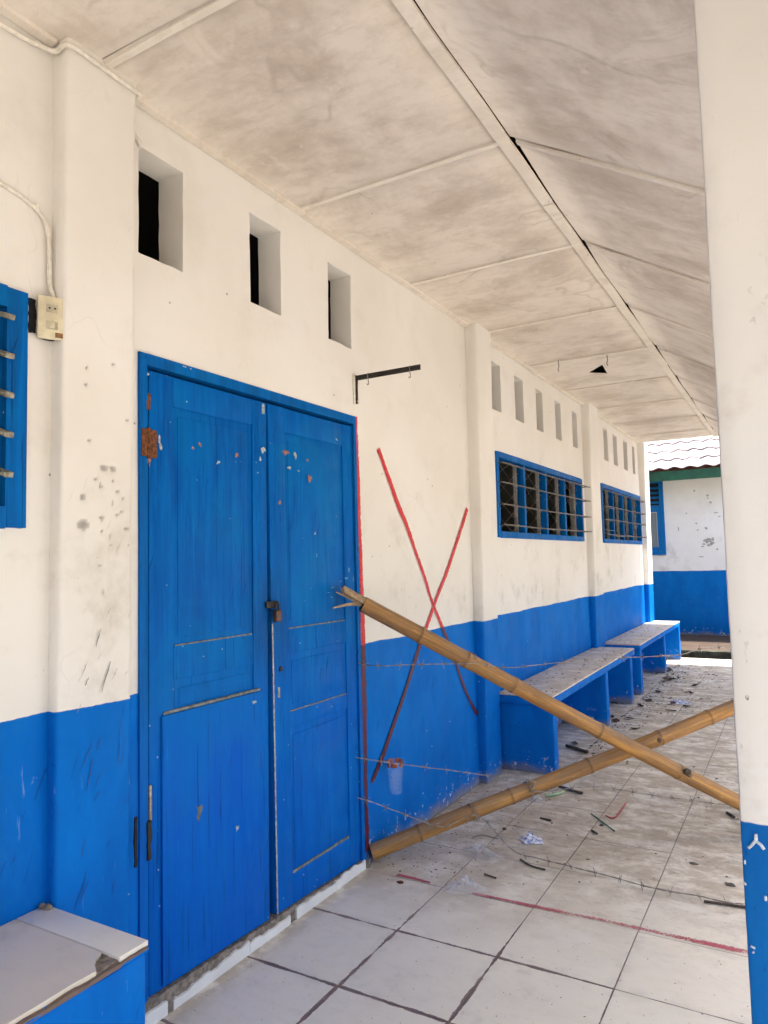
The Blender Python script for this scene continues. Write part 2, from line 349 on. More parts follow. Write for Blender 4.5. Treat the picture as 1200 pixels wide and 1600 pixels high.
def terrace_mat():
    t = NT('terrace_floor', 0.8, 0.3); p = t.pos
    n = t.noise(t.scale(p, (0.6, 5, 1)), 2.0, 7, 0.65, 0.3); m = t.noise(p, 12, 6, 0.7)
    c = t.mix(t.ramp(n, 0.38, 0.66), (0.095, 0.066, 0.046), (0.050, 0.030, 0.020))
    c = t.mix(t.mul(t.ramp(m, 0.5, 0.7), 0.4), c, (0.105, 0.08, 0.062)); return t.done(c, None, t.bump(m, 0.003))
MTER = terrace_mat()
def ground_mat():
    t = NT('yard_ground', 0.95, 0.2); p = t.pos
    n = t.noise(p, 0.5, 8, 0.65); m = t.noise(p, 14, 6, 0.7)
    c = t.mix(t.ramp(n, 0.35, 0.7), (0.44, 0.40, 0.34), (0.36, 0.325, 0.27))
    c = t.mix(t.mul(t.ramp(m, 0.45, 0.7), 0.4), c, (0.46, 0.41, 0.34)); return t.done(c, None, t.bump(m, 0.01))
MGND = ground_mat()
def bamboo_mat():
    t = NT('bamboo', 0.5, 0.3); p = t.pos
    uv = t.tc.outputs['UV']
    g = t.noise(t.scale(uv, (9, 1.2, 1)), 2.0, 6, 0.65, 0.3)
    c = t.mix(t.ramp(g, 0.3, 0.72), (0.30, 0.135, 0.034), (0.58, 0.30, 0.080))
    c = t.mix(t.mul(t.ramp(t.noise(t.scale(uv, (2.2, 2.6, 1)), 2.0, 6, 0.65), 0.46, 0.68), 0.5), c, (0.27, 0.165, 0.09))
    lo = t.noise(t.scale(uv, (0.8, 1.1, 1)), 1.6, 4, 0.6); c = t.mix(t.mul(t.ramp(lo, 0.40, 0.62), 0.6), c, (0.165, 0.095, 0.050))
    s = t.noise(t.scale(uv, (14, 5, 1)), 2.0, 6, 0.7); c = t.mix(t.mul(t.ramp(s, 0.57, 0.68), 0.5), c, (0.60, 0.46, 0.29))
    gn = t.t.nodes.new('ShaderNodeNewGeometry').outputs['Normal']; dust = t.mul(t.ramp(t.xyz(gn)[2], 0.1, 0.75), t.ramp(t.noise(t.scale(uv, (3, 1.6, 1)), 2.0, 5, 0.6), 0.36, 0.62)); c = t.mix(t.mul(dust, 0.5), c, (0.27, 0.21, 0.155))
    f = t.noise(p, 60, 4, 0.7); c = t.mix(t.mul(t.ramp(f, 0.60, 0.70), 0.4), c, (0.17, 0.10, 0.055))
    c = t.mix(t.mul(t.mul(t.attr('ring'), t.ramp(t.noise(p, 30, 3), 0.3, 0.55)), 0.75), c, (0.11, 0.065, 0.036))
    return t.done(c, t.ramp(g, 0.3, 0.7, 0.45, 0.7), t.bump(g, 0.0015, 0.6, t.bump(f, 0.0012, 0.5)))
MBAM = bamboo_mat()
MBIN = flat('bamboo_inside', (0.21, 0.13, 0.07), 0.8, 0, 0.35, 60)
MBSP = flat('bamboo_splinter', (0.42, 0.29, 0.165), 0.7, 0, 0.3, 60)
def red_paint(name, lo=0.44, hi=0.60, floor=False):
    t = NT(name, 0.5, 0.4); p = t.pos; z = t.xyz(p)[2]
    n = t.noise(p, 9, 4)
    c = t.mix(n, (0.50, 0.016, 0.022), (0.62, 0.026, 0.034))
    c2 = t.mix(n, (0.050, 0.004, 0.022), (0.11, 0.006, 0.026))
    c = t.mix(t.ramp(z, 0.995, 1.010), c2, c) if not floor else t.mix(n, (0.46, 0.09, 0.12), (0.56, 0.13, 0.16))
    u = t.xyz(t.tc.outputs['UV'])
    edge = t.math('ABSOLUTE', t.math('SUBTRACT', u[0], 0.5))
    dry = t.noise(t.scale(p, (46, 46, 14)), 2.6, 6, 0.8) if not floor else t.noise(p, 150, 4, 0.75); thin = t.noise(p, 2.6 if not floor else 4.0, 3)
    cov = t.math('SUBTRACT', t.add(t.mul(dry, 0.9), t.mul(thin, 0.55)), t.mul(t.math('POWER', t.mul(edge, 2.0), 2.0), 0.42))
    a = t.ramp(cov, lo, hi)
    t.put(t.b.inputs['Alpha'], a); return t.done(c)
MRED = red_paint('red_brush_paint', 0.44, 0.58)
MREDF = red_paint('red_floor_paint', 0.56, 0.72, True)
def clear_plastic(name, tint=(0.9, 0.93, 0.97), alpha=0.4):
    t = NT(name, 0.1, 1.0); t.put(t.b.inputs['Alpha'], t.ramp(t.noise(t.pos, 16, 2, 0.5), 0.35, 0.7, alpha * 0.7, min(1, alpha * 1.5)))
    return t.done(tint, None, t.bump(t.noise(t.pos, 55, 3), 0.004))
MCL = clear_plastic('clear_plastic', (0.85, 0.87, 0.92), 0.20)
MCUP = clear_plastic('cup_plastic', (0.80, 0.86, 0.95), 0.085)
def paper_mat():
    t = NT('wrapper_print', 0.5); p = t.pos; n = t.noise(p, 55, 3, 0.6)
    c = t.mix(t.ramp(n, 0.50, 0.54), (0.80, 0.79, 0.84), (0.22, 0.28, 0.55)); c = t.mix(t.ramp(t.noise(p, 35, 2), 0.62, 0.66), c, (0.10, 0.08, 0.10)); return t.done(c)
MPAP = paper_mat()
MLEAF = flat('dry_leaf', (0.075, 0.042, 0.028), 0.85, 0, 0.5, 40)
MTWIG = flat('dark_twig', (0.085, 0.062, 0.047), 0.85, 0, 0.4, 60)
MGRS = flat('green_straw_plastic', (0.02, 0.19, 0.075), 0.4)
MREDS = flat('red_straw_plastic', (0.55, 0.05, 0.075), 0.4)
MLGR = flat('pale_green_plastic', (0.38, 0.52, 0.30), 0.45)
MORG = flat('orange_label', (0.36, 0.075, 0.035), 0.5, 0, 0.5, 90)
MSCR = flat('scratch_white', (0.62, 0.68, 0.74), 0.8, 0, 0.3, 90)
MPEB = flat('grey_pebble', (0.13, 0.115, 0.10), 0.9, 0, 0.4, 60)

# ------------------------------------------------------------------ the setting: ground, gutter, terrace, floor
g = mesh('ground', [(-400, -400, -0.62), (400, -400, -0.62), (400, 400, -0.62), (-400, 400, -0.62)], [(0, 1, 2, 3)], MGND); tag(g, kind='structure')
yd = plainbox('yard', 2.06, 60, -40, 60, -0.61, -0.12, MGND); tag(yd, kind='structure')
te = plainbox('terrace', -14, 2.06, 11.22, 40, -0.61, -0.005, MTER); tag(te, kind='structure')
gt = plainbox('gutter', -14, 2.05, 10.44, 11.215, -0.61, -0.45, MGUT); tag(gt, kind='structure')
fo = box('gutter_kerb', -14, 2.05, 11.13, 11.216, -0.45, 0.012, MGUT, None, 0.012, step=0.25, amp=0.008); tag(fo, kind='structure')
floor = plainbox('floor', -6, 2.04, -5, 10.44, -0.60, -0.0045, MGR); tag(floor, kind='structure')
def tile_mesh(name, hx, hy, th, bev=0.0016):
    bm = bmesh.new(); vv = [bm.verts.new(v) for v in boxv(-hx, hx, -hy, hy, -th, 0)]
    for f in BF: bm.faces.new([vv[i] for i in f])
    bmesh.ops.recalc_face_normals(bm, faces=bm.faces)
    bmesh.ops.bevel(bm, geom=[e for e in bm.edges if e.verts[0].co.z > -1e-5 and e.verts[1].co.z > -1e-5], offset=bev, segments=1, affect='EDGES')
    me = bpy.data.meshes.new(name); bm.to_mesh(me); bm.free(); return me
tm = tile_mesh('floor_tile', 0.1987, 0.1987, 0.008); tm.materials.append(MTI)
for j in range(-11, 20):
    for i in range(5):
        cx, cyy = 0.0057 + 0.4 * i + 0.2, 2.433 + 0.4 * j + 0.2
        o = link('floor_tile', tm, None, floor)
        o.location = (cx, cyy, R.uniform(-0.0009, 0.0009)); o.rotation_euler = (R.uniform(-.0028, .0028), R.uniform(-.0028, .0028), R.uniform(-.002, .002))

# ------------------------------------------------------------------ the school building
SB = thing('school_building', (0, 0, 0), 'long white school building with blue painted lower wall, covered walkway and blue doors', 'building')
H = 2.915; TH = 0.118; Y0, Y1 = -4.0, 10.33
vents = [(1.562, 1.757, 2.412, 2.772), (2.110, 2.305, 2.416, 2.778), (2.652, 2.846, 2.413, 2.772)]
vents += [(a, b, 2.442, 2.785) for a, b in ((4.67, 4.85), (5.15, 5.35), (5.665, 5.845), (6.205, 6.385), (6.755, 6.93))]
vents += [(a, b, 2.455, 2.815) for a, b in ((8.03, 8.24), (8.52, 8.74), (9.09, 9.33), (9.63, 9.80))]
DOOR = (1.572, 2.848, -0.004, 2.076); W1 = (4.69, 6.985, 1.54, 2.145); W2 = (7.795, 9.99, 1.535, 2.175); W0 = (-0.9, 1.170, 1.505, 2.148)
holes = vents + [DOOR, W1, W2, W0]
def in_hole(y, z): return any(a < y < b and c < z < d for a, b, c, d in holes)
def long_wall():
    ys = sorted({Y0, Y1, *[h[0] for h in holes], *[h[1] for h in holes]}); zs = sorted({-0.004, 3.35, *[h[2] for h in holes], *[h[3] for h in holes]})
    def fill(v):
        out = [v[0]]
        for b in v[1:]:
            n = max(1, math.ceil((b - out[-1]) / 0.06)); a = out[-1]
            out += [a + (b - a) * k / n for k in range(1, n + 1)]
        return out
    ys, zs = fill(ys), fill(zs)
    bm = bmesh.new(); vc = {}
    def V(x, i, j):
        k = (x, i, j)
        if k not in vc:
            p = Vector((0 if x == 0 else -TH, ys[i], zs[j]))
            wob = mnoise.noise(p * 1.3) * 0.004 + mnoise.noise(p * 7) * 0.0012
            vc[k] = bm.verts.new((p.x + wob, p.y + mnoise.noise(p * 9) * .003 + mnoise.noise(p * 31) * .003, p.z + mnoise.noise(p * 9 + Vector((5, 5, 5))) * .003 + mnoise.noise(p * 31 + Vector((2, 2, 2))) * .003))
        return vc[k]
    solid = {(i, j): not in_hole((ys[i] + ys[i + 1]) / 2, (zs[j] + zs[j + 1]) / 2) for i in range(len(ys) - 1) for j in range(len(zs) - 1)}
    for (i, j), s in solid.items():
        if not s: continue
        for x in (0, 1): bm.faces.new([V(x, i, j), V(x, i + 1, j), V(x, i + 1, j + 1), V(x, i, j + 1)])
        for di, dj, a, b in ((-1, 0, (i, j), (i, j + 1)), (1, 0, (i + 1, j), (i + 1, j + 1)), (0, -1, (i, j), (i + 1, j)), (0, 1, (i, j + 1), (i + 1, j + 1))):
            if not solid.get((i + di, j + dj), False): bm.faces.new([V(0, *a), V(0, *b), V(1, *b), V(1, *a)])
    return bm_to('wall', bm, MW, SB, 0.7)
wall = long_wall()

def pilaster(y0, y1, xb, xt, zt=2.93, dents=()):
    """slightly tapering plaster pilaster; dents are (y, z, ry, rz, depth)"""
    step = 0.008 if dents else 0.03
    ny, nz = int((y1 - y0) / step), int(zt / (0.010 if dents else 0.05)); V = []; F = []; G = []
    prof = [(0.0, y0 + .002)] + [(0.5, y0), (0.86, y0), (0.97, y0 + .004)] + [(1.0, y0 + .012 + (y1 - y0 - .024) * k / ny) for k in range(ny + 1)] + [(0.97, y1 - .004), (0.86, y1), (0.5, y1), (0.0, y1 - .002)]
    m = len(prof)
    for k in range(nz + 1):
        z = zt * k / nz; d = xb + (xt - xb) * z / zt
        for fx, y in prof:
            p = Vector((0, y, z)); x = d * fx; gsum = 0.0
            if fx > 0.3: x += mnoise.noise(p * 3.1) * .003 + mnoise.noise(p * 14) * .0009
            yy = y + (mnoise.noise(Vector((fx, 3, z * 3))) * .003 + mnoise.noise(Vector((fx, 7, z * 17))) * .0018 if 0 < fx < 1 else 0)
            for (cy_, cz, ry, rz, dp) in dents:
                q = ((y - cy_) / ry) ** 2 + ((z - cz) / rz) ** 2 + mnoise.noise(p * 60) * 0.35
                if q < 1: x -= dp * (1 - max(q, 0)) ** .5; gsum = max(gsum, 1 - max(q, 0) * .5)
            V.append((max(x, -.01), yy, z)); G.append(gsum)
    for k in range(nz):
        for i in range(m - 1): F.append((k * m + i, k * m + i + 1, (k + 1) * m + i + 1, (k + 1) * m + i))
    o = mesh('pilaster', V, F, MW, SB, True); at = o.data.attributes.new('gouge', 'FLOAT', 'POINT'); at.data.foreach_set('value', G)
    o.data.set_sharp_from_angle(angle=0.9); return o
dl = []
for (px, py, rw, rh) in ((165, 730, 12, 6), (178, 731, 9, 6), (160, 758, 6, 4), (179, 751, 4, 4), (132, 776, 8, 5), (187, 768, 3.5, 4), (195, 778, 4, 4), (193, 800, 4, 4), (161, 809, 7, 5), (134, 820, 15, 9), (201, 826, 8, 5),
                         (178, 786, 3, 3), (175, 838, 3.5, 4), (162, 830, 3, 3), (136, 575, 4, 4), (135, 601, 2.5, 2.5), (177, 569, 2.5, 2.5), (200, 657, 3, 3), (186, 805, 3, 3), (152, 748, 3, 3), (141, 688, 2.5, 2.5), (177, 853, 3, 3), (205, 852, 3, 3), (160, 885, 3, 2), (165, 925, 3, 3)):
    p = wl(px, py, 0.055); q = wl(px + rw, py, 0.055); dl.append((p.y, p.z, max(.0065, abs(q.y - p.y) * .72), max(.0075, rh * 0.0019), 0.009))
PA_ = pilaster(1.250, 1.497, 0.030, 0.070, dents=dl)
MS1 = flat('grey_scuff', (0.30, 0.28, 0.27), 0.8, 0, 0.4, 150); MS2 = flat('dark_blue_drip', (0.004, 0.05, 0.24), 0.6, 0, 0.4, 90)
def scuff(a, b, w_, mat):
    P = [wl(a[0] + (b[0] - a[0]) * k / 6 + R.uniform(-.6, .6), a[1] + (b[1] - a[1]) * k / 6, .05) for k in range(7)]; V = []; F = []
    for k, p in enumerate(P):
        ww = w_ * (.25 + math.sin(math.pi * (k + .4) / 6.8)) * R.uniform(.6, 1.1); x = .030 + .040 * p.z / 2.93 + .0035 + mnoise.noise(Vector((0, p.y, p.z)) * 3.1) * .003
        V += [(x, p.y - ww, p.z), (x, p.y + ww, p.z + .001)]
    for k in range(6): F.append((2 * k, 2 * k + 1, 2 * k + 3, 2 * k + 2))
    mesh('scuff_mark', V, F, mat, PA_)
for a_, b_, w_ in (((158, 982), (150, 1012), .0018), ((137, 1035), (124, 1066), .0012), ((173, 1033), (160, 1082), .0022), ((184, 1044), (175, 1064), .0012), ((140, 1058), (134, 1072), .002), ((160, 1020), (153, 1030), .0012), ((202, 1045), (196, 1056), .001), ((128, 1100), (122, 1115), .0014), ((172, 950), (168, 960), .001), ((157, 870), (149, 872), .0012), ((120, 905), (126, 900), .001)): scuff(a_, b_, w_, MS1)
for a_, b_, w_ in (((150, 1150), (129, 1204), .0016), ((147, 1185), (138, 1236), .0018), ((190, 1124), (187, 1196), .0014), ((166, 1198), (150, 1232), .0016), ((158, 1236), (150, 1252), .002), ((205, 1240), (199, 1258), .0014), ((160, 1150), (152, 1176), .0012), ((144, 1372), (128, 1412), .0022), ((184, 1375), (180, 1398), .0018), ((200, 1150), (190, 1200), .001), ((136, 1310), (131, 1340), .0014)): scuff(a_, b_, w_, MS2)
pilaster(4.225, 4.475, 0.055, 0.085); pilaster(7.11, 7.46, 0.050, 0.085); pilaster(10.02, 10.335, 0.055, 0.085)

# columns along the open side
for k, y in enumerate((1.236, 4.24, 7.24)):
    c = box('column', 1.697, 1.955, y, y + 0.255, -0.10, 2.46 if k else 2.44, MC, SB, 0.006, step=0.035 if k == 0 else 0.12, amp=0.0009, freq=11)
    if k == 0:
        sm = []                                   # the small white paint marks scratched into the blue
        def scr(pts, r=0.0016):
            Vv, Ff = tube_data([onp(x_, y_, 1, y - 0.0012) for x_, y_ in pts], r, 5); return Vv, Ff
        V = []; F = []
        for pts, r in (([(1180.5, 1303), (1181, 1312), (1180, 1316)], .0030), ([(1180, 1314), (1174, 1321), (1169, 1325)], .0024), ([(1181, 1314), (1189, 1320), (1194, 1327)], .0026), ([(1163, 1381), (1165, 1380)], .0026), ([(1173, 1478), (1180, 1482)], .0018), ([(1196, 1400), (1196.5, 1407)], .0022), ([(1164, 1344), (1164, 1350)], .0015), ([(1176, 1487), (1178, 1489)], .002)):
            a, b = scr(pts, r); mesh('paint_chip', a, b, MSCR, c, True)

# ------------------------------------------------------------------ walkway ceiling: flat boards, then boards sloping to the eave
BX = 0.957; SL = -0.60
JY = [-3.70, -2.68, -1.67, -0.66, 0.35, 1.365, 2.39, 3.395, 4.41, 5.42, 6.43, 7.44, 8.45, 9.46, 10.10]
ceil = mesh('ceiling', [(-5.9, -4, 2.99), (BX + .02, -4, 2.99), (BX + .02, 10.07, 2.99), (-5.9, 10.07, 2.99)], [(0, 1, 2, 3)], MBK, SB)
def board(name, corner, nx, ny, sag, seed, mat, parent, th=0.006, skip=None):
    """thin board from a corner function (u,v)->Vector, sagging between its edges"""
    V = []; F = []
    for s in (0, 1):
        for j in range(ny + 1):
            for i in range(nx + 1):
                u, v = i / nx, j / ny; p = corner(u, v)
                d = -sag * math.sin(math.pi * v) * (0.5 + 0.5 * math.sin(math.pi * u)) + mnoise.noise(Vector((u * 2 + seed, v * 2, 0))) * sag * .8
                V.append(p + Vector((0, 0, d + s * th)))
    m = (nx + 1) * (ny + 1)
    for j in range(ny):
        for i in range(nx):
            a = j * (nx + 1) + i; F.append((a, a + nx + 1, a + nx + 2, a + 1)); F.append((m + a, m + a + 1, m + a + nx + 2, m + a + nx + 1))
    for j in range(ny):
        for i in (0, nx): a = j * (nx + 1) + i; F.append((a, a + nx + 1, m + a + nx + 1, m + a))
    for i in range(nx):
        for j in (0, ny): a = j * (nx + 1) + i; F.append((a, a + 1, m + a + 1, m + a))
    return mesh(name, V, F, mat, parent, True)
hole = [fl(919, 583, H), fl(949, 584, H), fl(941, 570, H)]
for k in range(len(JY) - 1):
    a, b = JY[k] + .0018, JY[k + 1] - .0018
    if k == 9:                                         # the board with the torn triangular hole
        bm = bmesh.new(); out = [Vector((.002, a, H)), Vector((.94, a, H)), Vector((.94, b, H)), Vector((.002, b, H))]
        ov = [bm.verts.new(v) for v in out]; hv = [bm.verts.new((p.x, p.y, H)) for p in hole]
        es = [bm.edges.new((ov[i], ov[(i + 1) % 4])) for i in range(4)] + [bm.edges.new((hv[i], hv[(i + 1) % 3])) for i in range(3)]
        bmesh.ops.triangle_fill(bm, edges=es, use_beauty=True)
        for f in [f for f in bm.faces if all(v in hv for v in f.verts)]: bm.faces.remove(f)
        r = bmesh.ops.extrude_face_region(bm, geom=bm.faces[:])
        for v in [x for x in r['geom'] if isinstance(x, bmesh.types.BMVert)]: v.co.z += .006
        bm_to('ceiling_panel', bm, MCE, ceil, 0.4)
    else:
        board('ceiling_panel', lambda u, v: Vector((.002 + u * .938, a + v * (b - a), H + .001)), 6, 6, 0.004, k * 3.1, MCE, ceil)
    def slope(u, v, a=a, b=b, k=k):
        x = BX + .024 + u * 1.50; lift = (1 - u) ** 8 * (0.0015 + (0.014 + .012 * abs(math.sin(k * 2.3))) * max(0, 1 - v * (1.6 + (k % 3) * .5)) ** 1.5)
        return Vector((x, a + v * (b - a), H + .012 + SL * (x - BX) + lift))
    board('ceiling_panel', slope, 10, 8, 0.012, 20 + k * 1.7, MCS, ceil)
def batten(pts, wdt, thk, nrm, mat=MBAT):
    """a lath from pts[0] to pts[1]: width across, thickness along nrm, slightly crooked"""
    a, b = Vector(pts[0]), Vector(pts[1]); d = (b - a).normalized(); n = Vector(nrm).normalized(); s = d.cross(n).normalized(); V = []; F = []
    L = (b - a).length; m = max(3, int(L / .12)); sd = R.random() * 50
    for i in range(m + 1):
        p = a + d * (L * i / m) + s * mnoise.noise(Vector((sd, i * .35, 0))) * .0035 + n * mnoise.noise(Vector((sd, 9, i * .3))) * .002
        for (e, q) in ((-1, 0), (1, 0), (1, 1), (-1, 1)): V.append(p + s * (e * wdt / 2) + n * (q * thk))
    for i in range(m):
        for k in range(4): F.append((i * 4 + k, i * 4 + (k + 1) % 4, i * 4 + 4 + (k + 1) % 4, i * 4 + 4 + k))
    F += [(0, 1, 2, 3), (4 * m + 3, 4 * m + 2, 4 * m + 1, 4 * m)]
    return mesh('batten', V, F, mat, ceil)
for k, y in enumerate(JY[1:-1]):
    j = R.uniform(-.006, .006)
    batten(((.03, y + .019 + j * .4, H - .001), (BX - .030, y + .019 - j * .4, H - .001)), .024, .007, (0, 0, -1))
    x1 = 2.44; zf = lambda x: H + .012 + SL * (x - BX) - .003
    batten(((BX + .045, y + .021, zf(BX + .045)), (x1, y + .021, zf(x1))), .026, .008, (SL, 0, -1))
yy = [-3.9, 0.2, 2.93, 6.02, 10.1]                      # the long laths along the bend, butted
for a, b in zip(yy[:-1], yy[1:]):
    batten(((BX - .004, a + .004, H - .004), (BX + R.uniform(-.006, .006), b - .004, H - .004)), .044, .013, (0, 0, -1))
for a, b in ((-3.9, 1.24), (1.505, 3.1), (3.105, 4.215), (4.485, 5.9), (5.905, 7.10), (7.47, 8.7), (8.705, 10.01)):
    batten(((.018, a, H - .002), (.020, b, H - .002)), .030, .014, (0, 0, -1))
for (px, py, l) in ((872, 563, .09), (948, 553, .09)):  # rusty hanger wires left in the ceiling
    p = fl(px, py, H); tube('hanger_wire', [p, p + Vector((.004, .002, -l * .55)), p + Vector((-.006, .004, -l * .8)), p + Vector((.004, 0, -l))], .0028, MTWIG, ceil, 5)
# end boards, eave board and roof
ge = [(-6, 2.92), (BX, 2.92), (2.44, 2.92 + SL * (2.44 - BX)), (2.50, 2.92 + SL * (2.5 - BX)), (2.50, 3.04 + SL * (2.5 - BX)), (-3.0, 3.04 + SL * (-3 - BX)), (-6, 3.3)]
for y in (-4.0, 10.075):
    n = len(ge); V = [(x, y, z) for x, z in ge] + [(x, y + .022, z) for x, z in ge]
    mesh('gable_board', V, [tuple(range(n)), tuple(range(2 * n - 1, n - 1, -1))] + [(i, (i + 1) % n, n + (i + 1) % n, n + i) for i in range(n)], MBAT, SB)
plainbox('eave_board', 2.45, 2.475, -4.0, 10.07, 1.99, 2.12, MBAT, SB)
rz = lambda x: 3.05 + SL * (x - BX)
V = []
for (xa, xb_) in ((-3.0, 2.53),):
    V = [(xa, -4.1, rz(xa)), (xb_, -4.1, rz(xb_)), (xb_, 10.13, rz(xb_)), (xa, 10.13, rz(xa)), (xa, -4.1, rz(xa) + .05), (xb_, -4.1, rz(xb_) + .05), (xb_, 10.13, rz(xb_) + .05), (xa, 10.13, rz(xa) + .05)]
mesh('roof', V, BF, MROOF, SB)
V = [(-9.0, -4.1, rz(3.0)), (-3.002, -4.1, rz(-3)), (-3.002, 10.13, rz(-3)), (-9.0, 10.13, rz(3.0))]; V += [(x, y, z + .05) for x, y, z in V]
mesh('roof', V, BF, MROOF, SB)
# the rooms behind
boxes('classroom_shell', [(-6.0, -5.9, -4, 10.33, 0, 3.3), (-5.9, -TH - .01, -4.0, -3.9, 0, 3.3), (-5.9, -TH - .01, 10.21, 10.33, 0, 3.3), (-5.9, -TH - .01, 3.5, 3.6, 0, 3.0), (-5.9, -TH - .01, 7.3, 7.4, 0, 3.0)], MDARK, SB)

# ------------------------------------------------------------------ the double door
df = boxes('door_frame', [(-.075, .008, 1.560, 1.592, 0.0, 2.083), (-.075, .008, 2.832, 2.856, 0.0, 2.083), (-.075, .0085, 1.592, 2.832, 2.046, 2.0835)], MFR, SB)
def zb(y): return 0.076 - (y - 1.6) * 0.030            # foot of the leaves, out of level
def leaf(name, L0, L1, rails, pan, over=None):
    """L0/L1: (y at foot, y at head) of both edges; the body is the panel field, stiles and rails stand proud of it"""
    yl = lambda e, z: e[0] + (e[1] - e[0]) * z / 2.04
    def quad(nm, ya, yb, z0, z1, x0, x1, mat, par, bev=.003):
        def P(ye, z): return ye(z)
        v = []
        for x, in ((x0,), (x1,)):
            pass
        za0, zb0 = (z0(ya(0)), z0(yb(0))) if callable(z0) else (z0, z0)
        v8 = [(x0, ya(za0), za0), (x1, ya(za0), za0), (x1, yb(zb0), zb0), (x0, yb(zb0), zb0), (x0, ya(z1), z1), (x1, ya(z1), z1), (x1, yb(z1), z1), (x0, yb(z1), z1)]
        return hull(nm, v8, mat, par, bev)
    A = lambda z: yl(L0, z); B = lambda z: yl(L1, z)
    body = quad('door_leaf', A, B, zb, 2.034, -.045, -.0062, MD, SB)
    S0 = lambda z: A(z) + .105; S1 = lambda z: B(z) - .085
    quad('stile', lambda z: A(z) + .0005, S0, zb, 2.033, -.0061, -.0005, MD, body); quad('stile', S1, lambda z: B(z) - .0005, zb, 2.033, -.0061, -.0005, MD, body)
    for z0, z1 in rails:
        quad('rail', lambda z: S0(z) + .0005, lambda z: S1(z) - .0005, z0, z1, -.0061, -.0012, MD, body, .002)
    for z0, z1 in pan:                                 # raised fields of the panels
        quad('panel', lambda z: S0(z) + .022, lambda z: S1(z) - .022, z0, z1, -.0061, -.0040, MD, body, .0015)
    return body, quad, A, B, S0, S1
LL, quad, A, B, S0, S1 = leaf('door_leaf', (1.601, 1.605), (2.183, 2.200), [(1.93, 2.032), (1.02, 1.13), (zb, .20)], [(1.16, 1.90), (.935, .99)])
quad('dusty_ledge', lambda z: S0(z) + .006, lambda z: S1(z) - .006, 1.129, 1.135, -.0062, -.001, MDU, LL, .002)
quad('cover_board', lambda z: 1.650, lambda z: B(z) - .045, lambda y: zb(y) + .012, .915, .0, .009, MD2, LL, .002)
quad('dusty_ledge', lambda z: 1.66, lambda z: B(z) - .055, .916, .926, -.0061, .006, MDU, LL, .002)
RL, quad2, A2, B2, S02, S12 = leaf('door_leaf', (2.223, 2.208), (2.829, 2.829), [(1.93, 2.032), (1.03, 1.13), (.735, .80), (zb, .17)], [(1.16, 1.90), (.825, 1.00), (.20, .705)])
for z in (1.128, .798, .168): quad2('dusty_ledge', lambda zz: S02(zz) + .004, lambda zz: S12(zz) - .004, z, z + (.012 if z < .5 else .006), -.0062, -.0010, MDU, RL, .002)
quad2('worn_edge', lambda z: A2(z) + .0008, lambda z: A2(z) + .009, zb, 1.16, -.0004, .0012, MEDGE, RL, .0008)
plainbox('worn_edge', -.0155, .0005, B(2.0) - .028, B(2.0) - .012, 1.985, 2.025, MCH, LL)
# hinges, hasp, padlock, keyhole, bolt
box('hinge', .001, .0125, 1.566, 1.628, 1.745, 1.835, MRU, LL, .002, step=.012, amp=.003, freq=60)
tube('hinge_pin', [(.012, 1.593, 1.74), (.012, 1.593, 1.84)], .0065, MRU, LL, 8)
box('hinge', .0005, .008, 1.588, 1.606, 1.900, 1.955, MRU, LL, .002, step=.012, amp=.003, freq=60)
box('hasp', .001, .010, 2.175, 2.240, 1.222, 1.248, MIR, RL, .002)
pl = thing('padlock', (.02, 2.245, 1.12), 'small brown padlock hanging on the hasp between the blue doors', 'padlock')
box('body', .011, .033, 2.206, 2.240, 1.168, 1.214, MBR, pl, .004)
tube('shackle', [(.022, 2.213, 1.212), (.022, 2.213, 1.232), (.022, 2.217, 1.242), (.022, 2.223, 1.245), (.022, 2.229, 1.242), (.022, 2.233, 1.232), (.022, 2.233, 1.212)], .0038, MIR, pl, 8)
p = wl(438, 1045); tube('keyhole', [(.0, p.y, p.z), (.006, p.y, p.z)], [.011, .009], MIR, RL, 12)
p = wl(435, 1082); box('bolt_plate', .0, .004, p.y - .006, p.y + .006, p.z - .02, p.z + .02, MEDGE, RL, .001)
p = wl(233, 1255); tube('bolt', [(.004, p.y, p.z - .05), (.004, p.y, p.z + .055)], .006, MST, LL, 8)
p = wl(229, 1310); box('bolt_keeper', .002, .014, p.y - .007, p.y + .009, p.z - .065, p.z + .055, MIR, LL, .003, step=.015, amp=.004, freq=50)
p = wl(213, 1312, .03); box('strike_hole', .034, .040, p.y - .014, p.y - .004, p.z - .075, p.z + .07, MBK, SB, .001, step=.02, amp=.003, freq=40)
# flakes where paint has come off the doors
def flakes(lst, mat, par, X=.0006, proud=.0006):
    for (px, py, w_, h_, rot) in lst:
        V = []; F = []
        c = wl(px, py); sx = (wl(px + w_, py).y - c.y) * .85; sz = h_ * .0022; k = 0; n = 9
        V.append((X + proud, c.y, c.z))
        for i in range(n):
            a = 2 * math.pi * i / n; r = R.uniform(.35, 1.25); u, v = math.cos(a) * r, math.sin(a) * r
            u, v = u * math.cos(rot) - v * math.sin(rot) * .6, u * math.sin(rot) + v * math.cos(rot)
            V.append((X, c.y + sx * u, c.z + sz * v))
        F += [(k, k + 1 + i, k + 1 + (i + 1) % n) for i in range(n)]
        mesh('paint_flake', V, F, mat, par)
flakes([(301, 700, 4, 4, 0), (313, 695, 4, 5, 0), (370, 711, 4, 5, 1), (233, 722, 3, 8, .3)], MCP, LL)
flakes([(338, 723, 4, 4, .6), (409, 702, 5, 8, .3), (404, 717, 3, 5, 1), (228, 585, 2, 3, 0), (248, 698, 4, 5, 0), (285, 573, 4, 2, 0), (295, 577, 3, 2, 0), (368, 1293, 4, 5, 0), (246, 690, 3, 9, .2), (395, 1097, 5, 3, 0)], MCH, LL, .0095)
flakes([(309, 1265, 9, 14, .5)], MDU, LL, .0096, .0003)
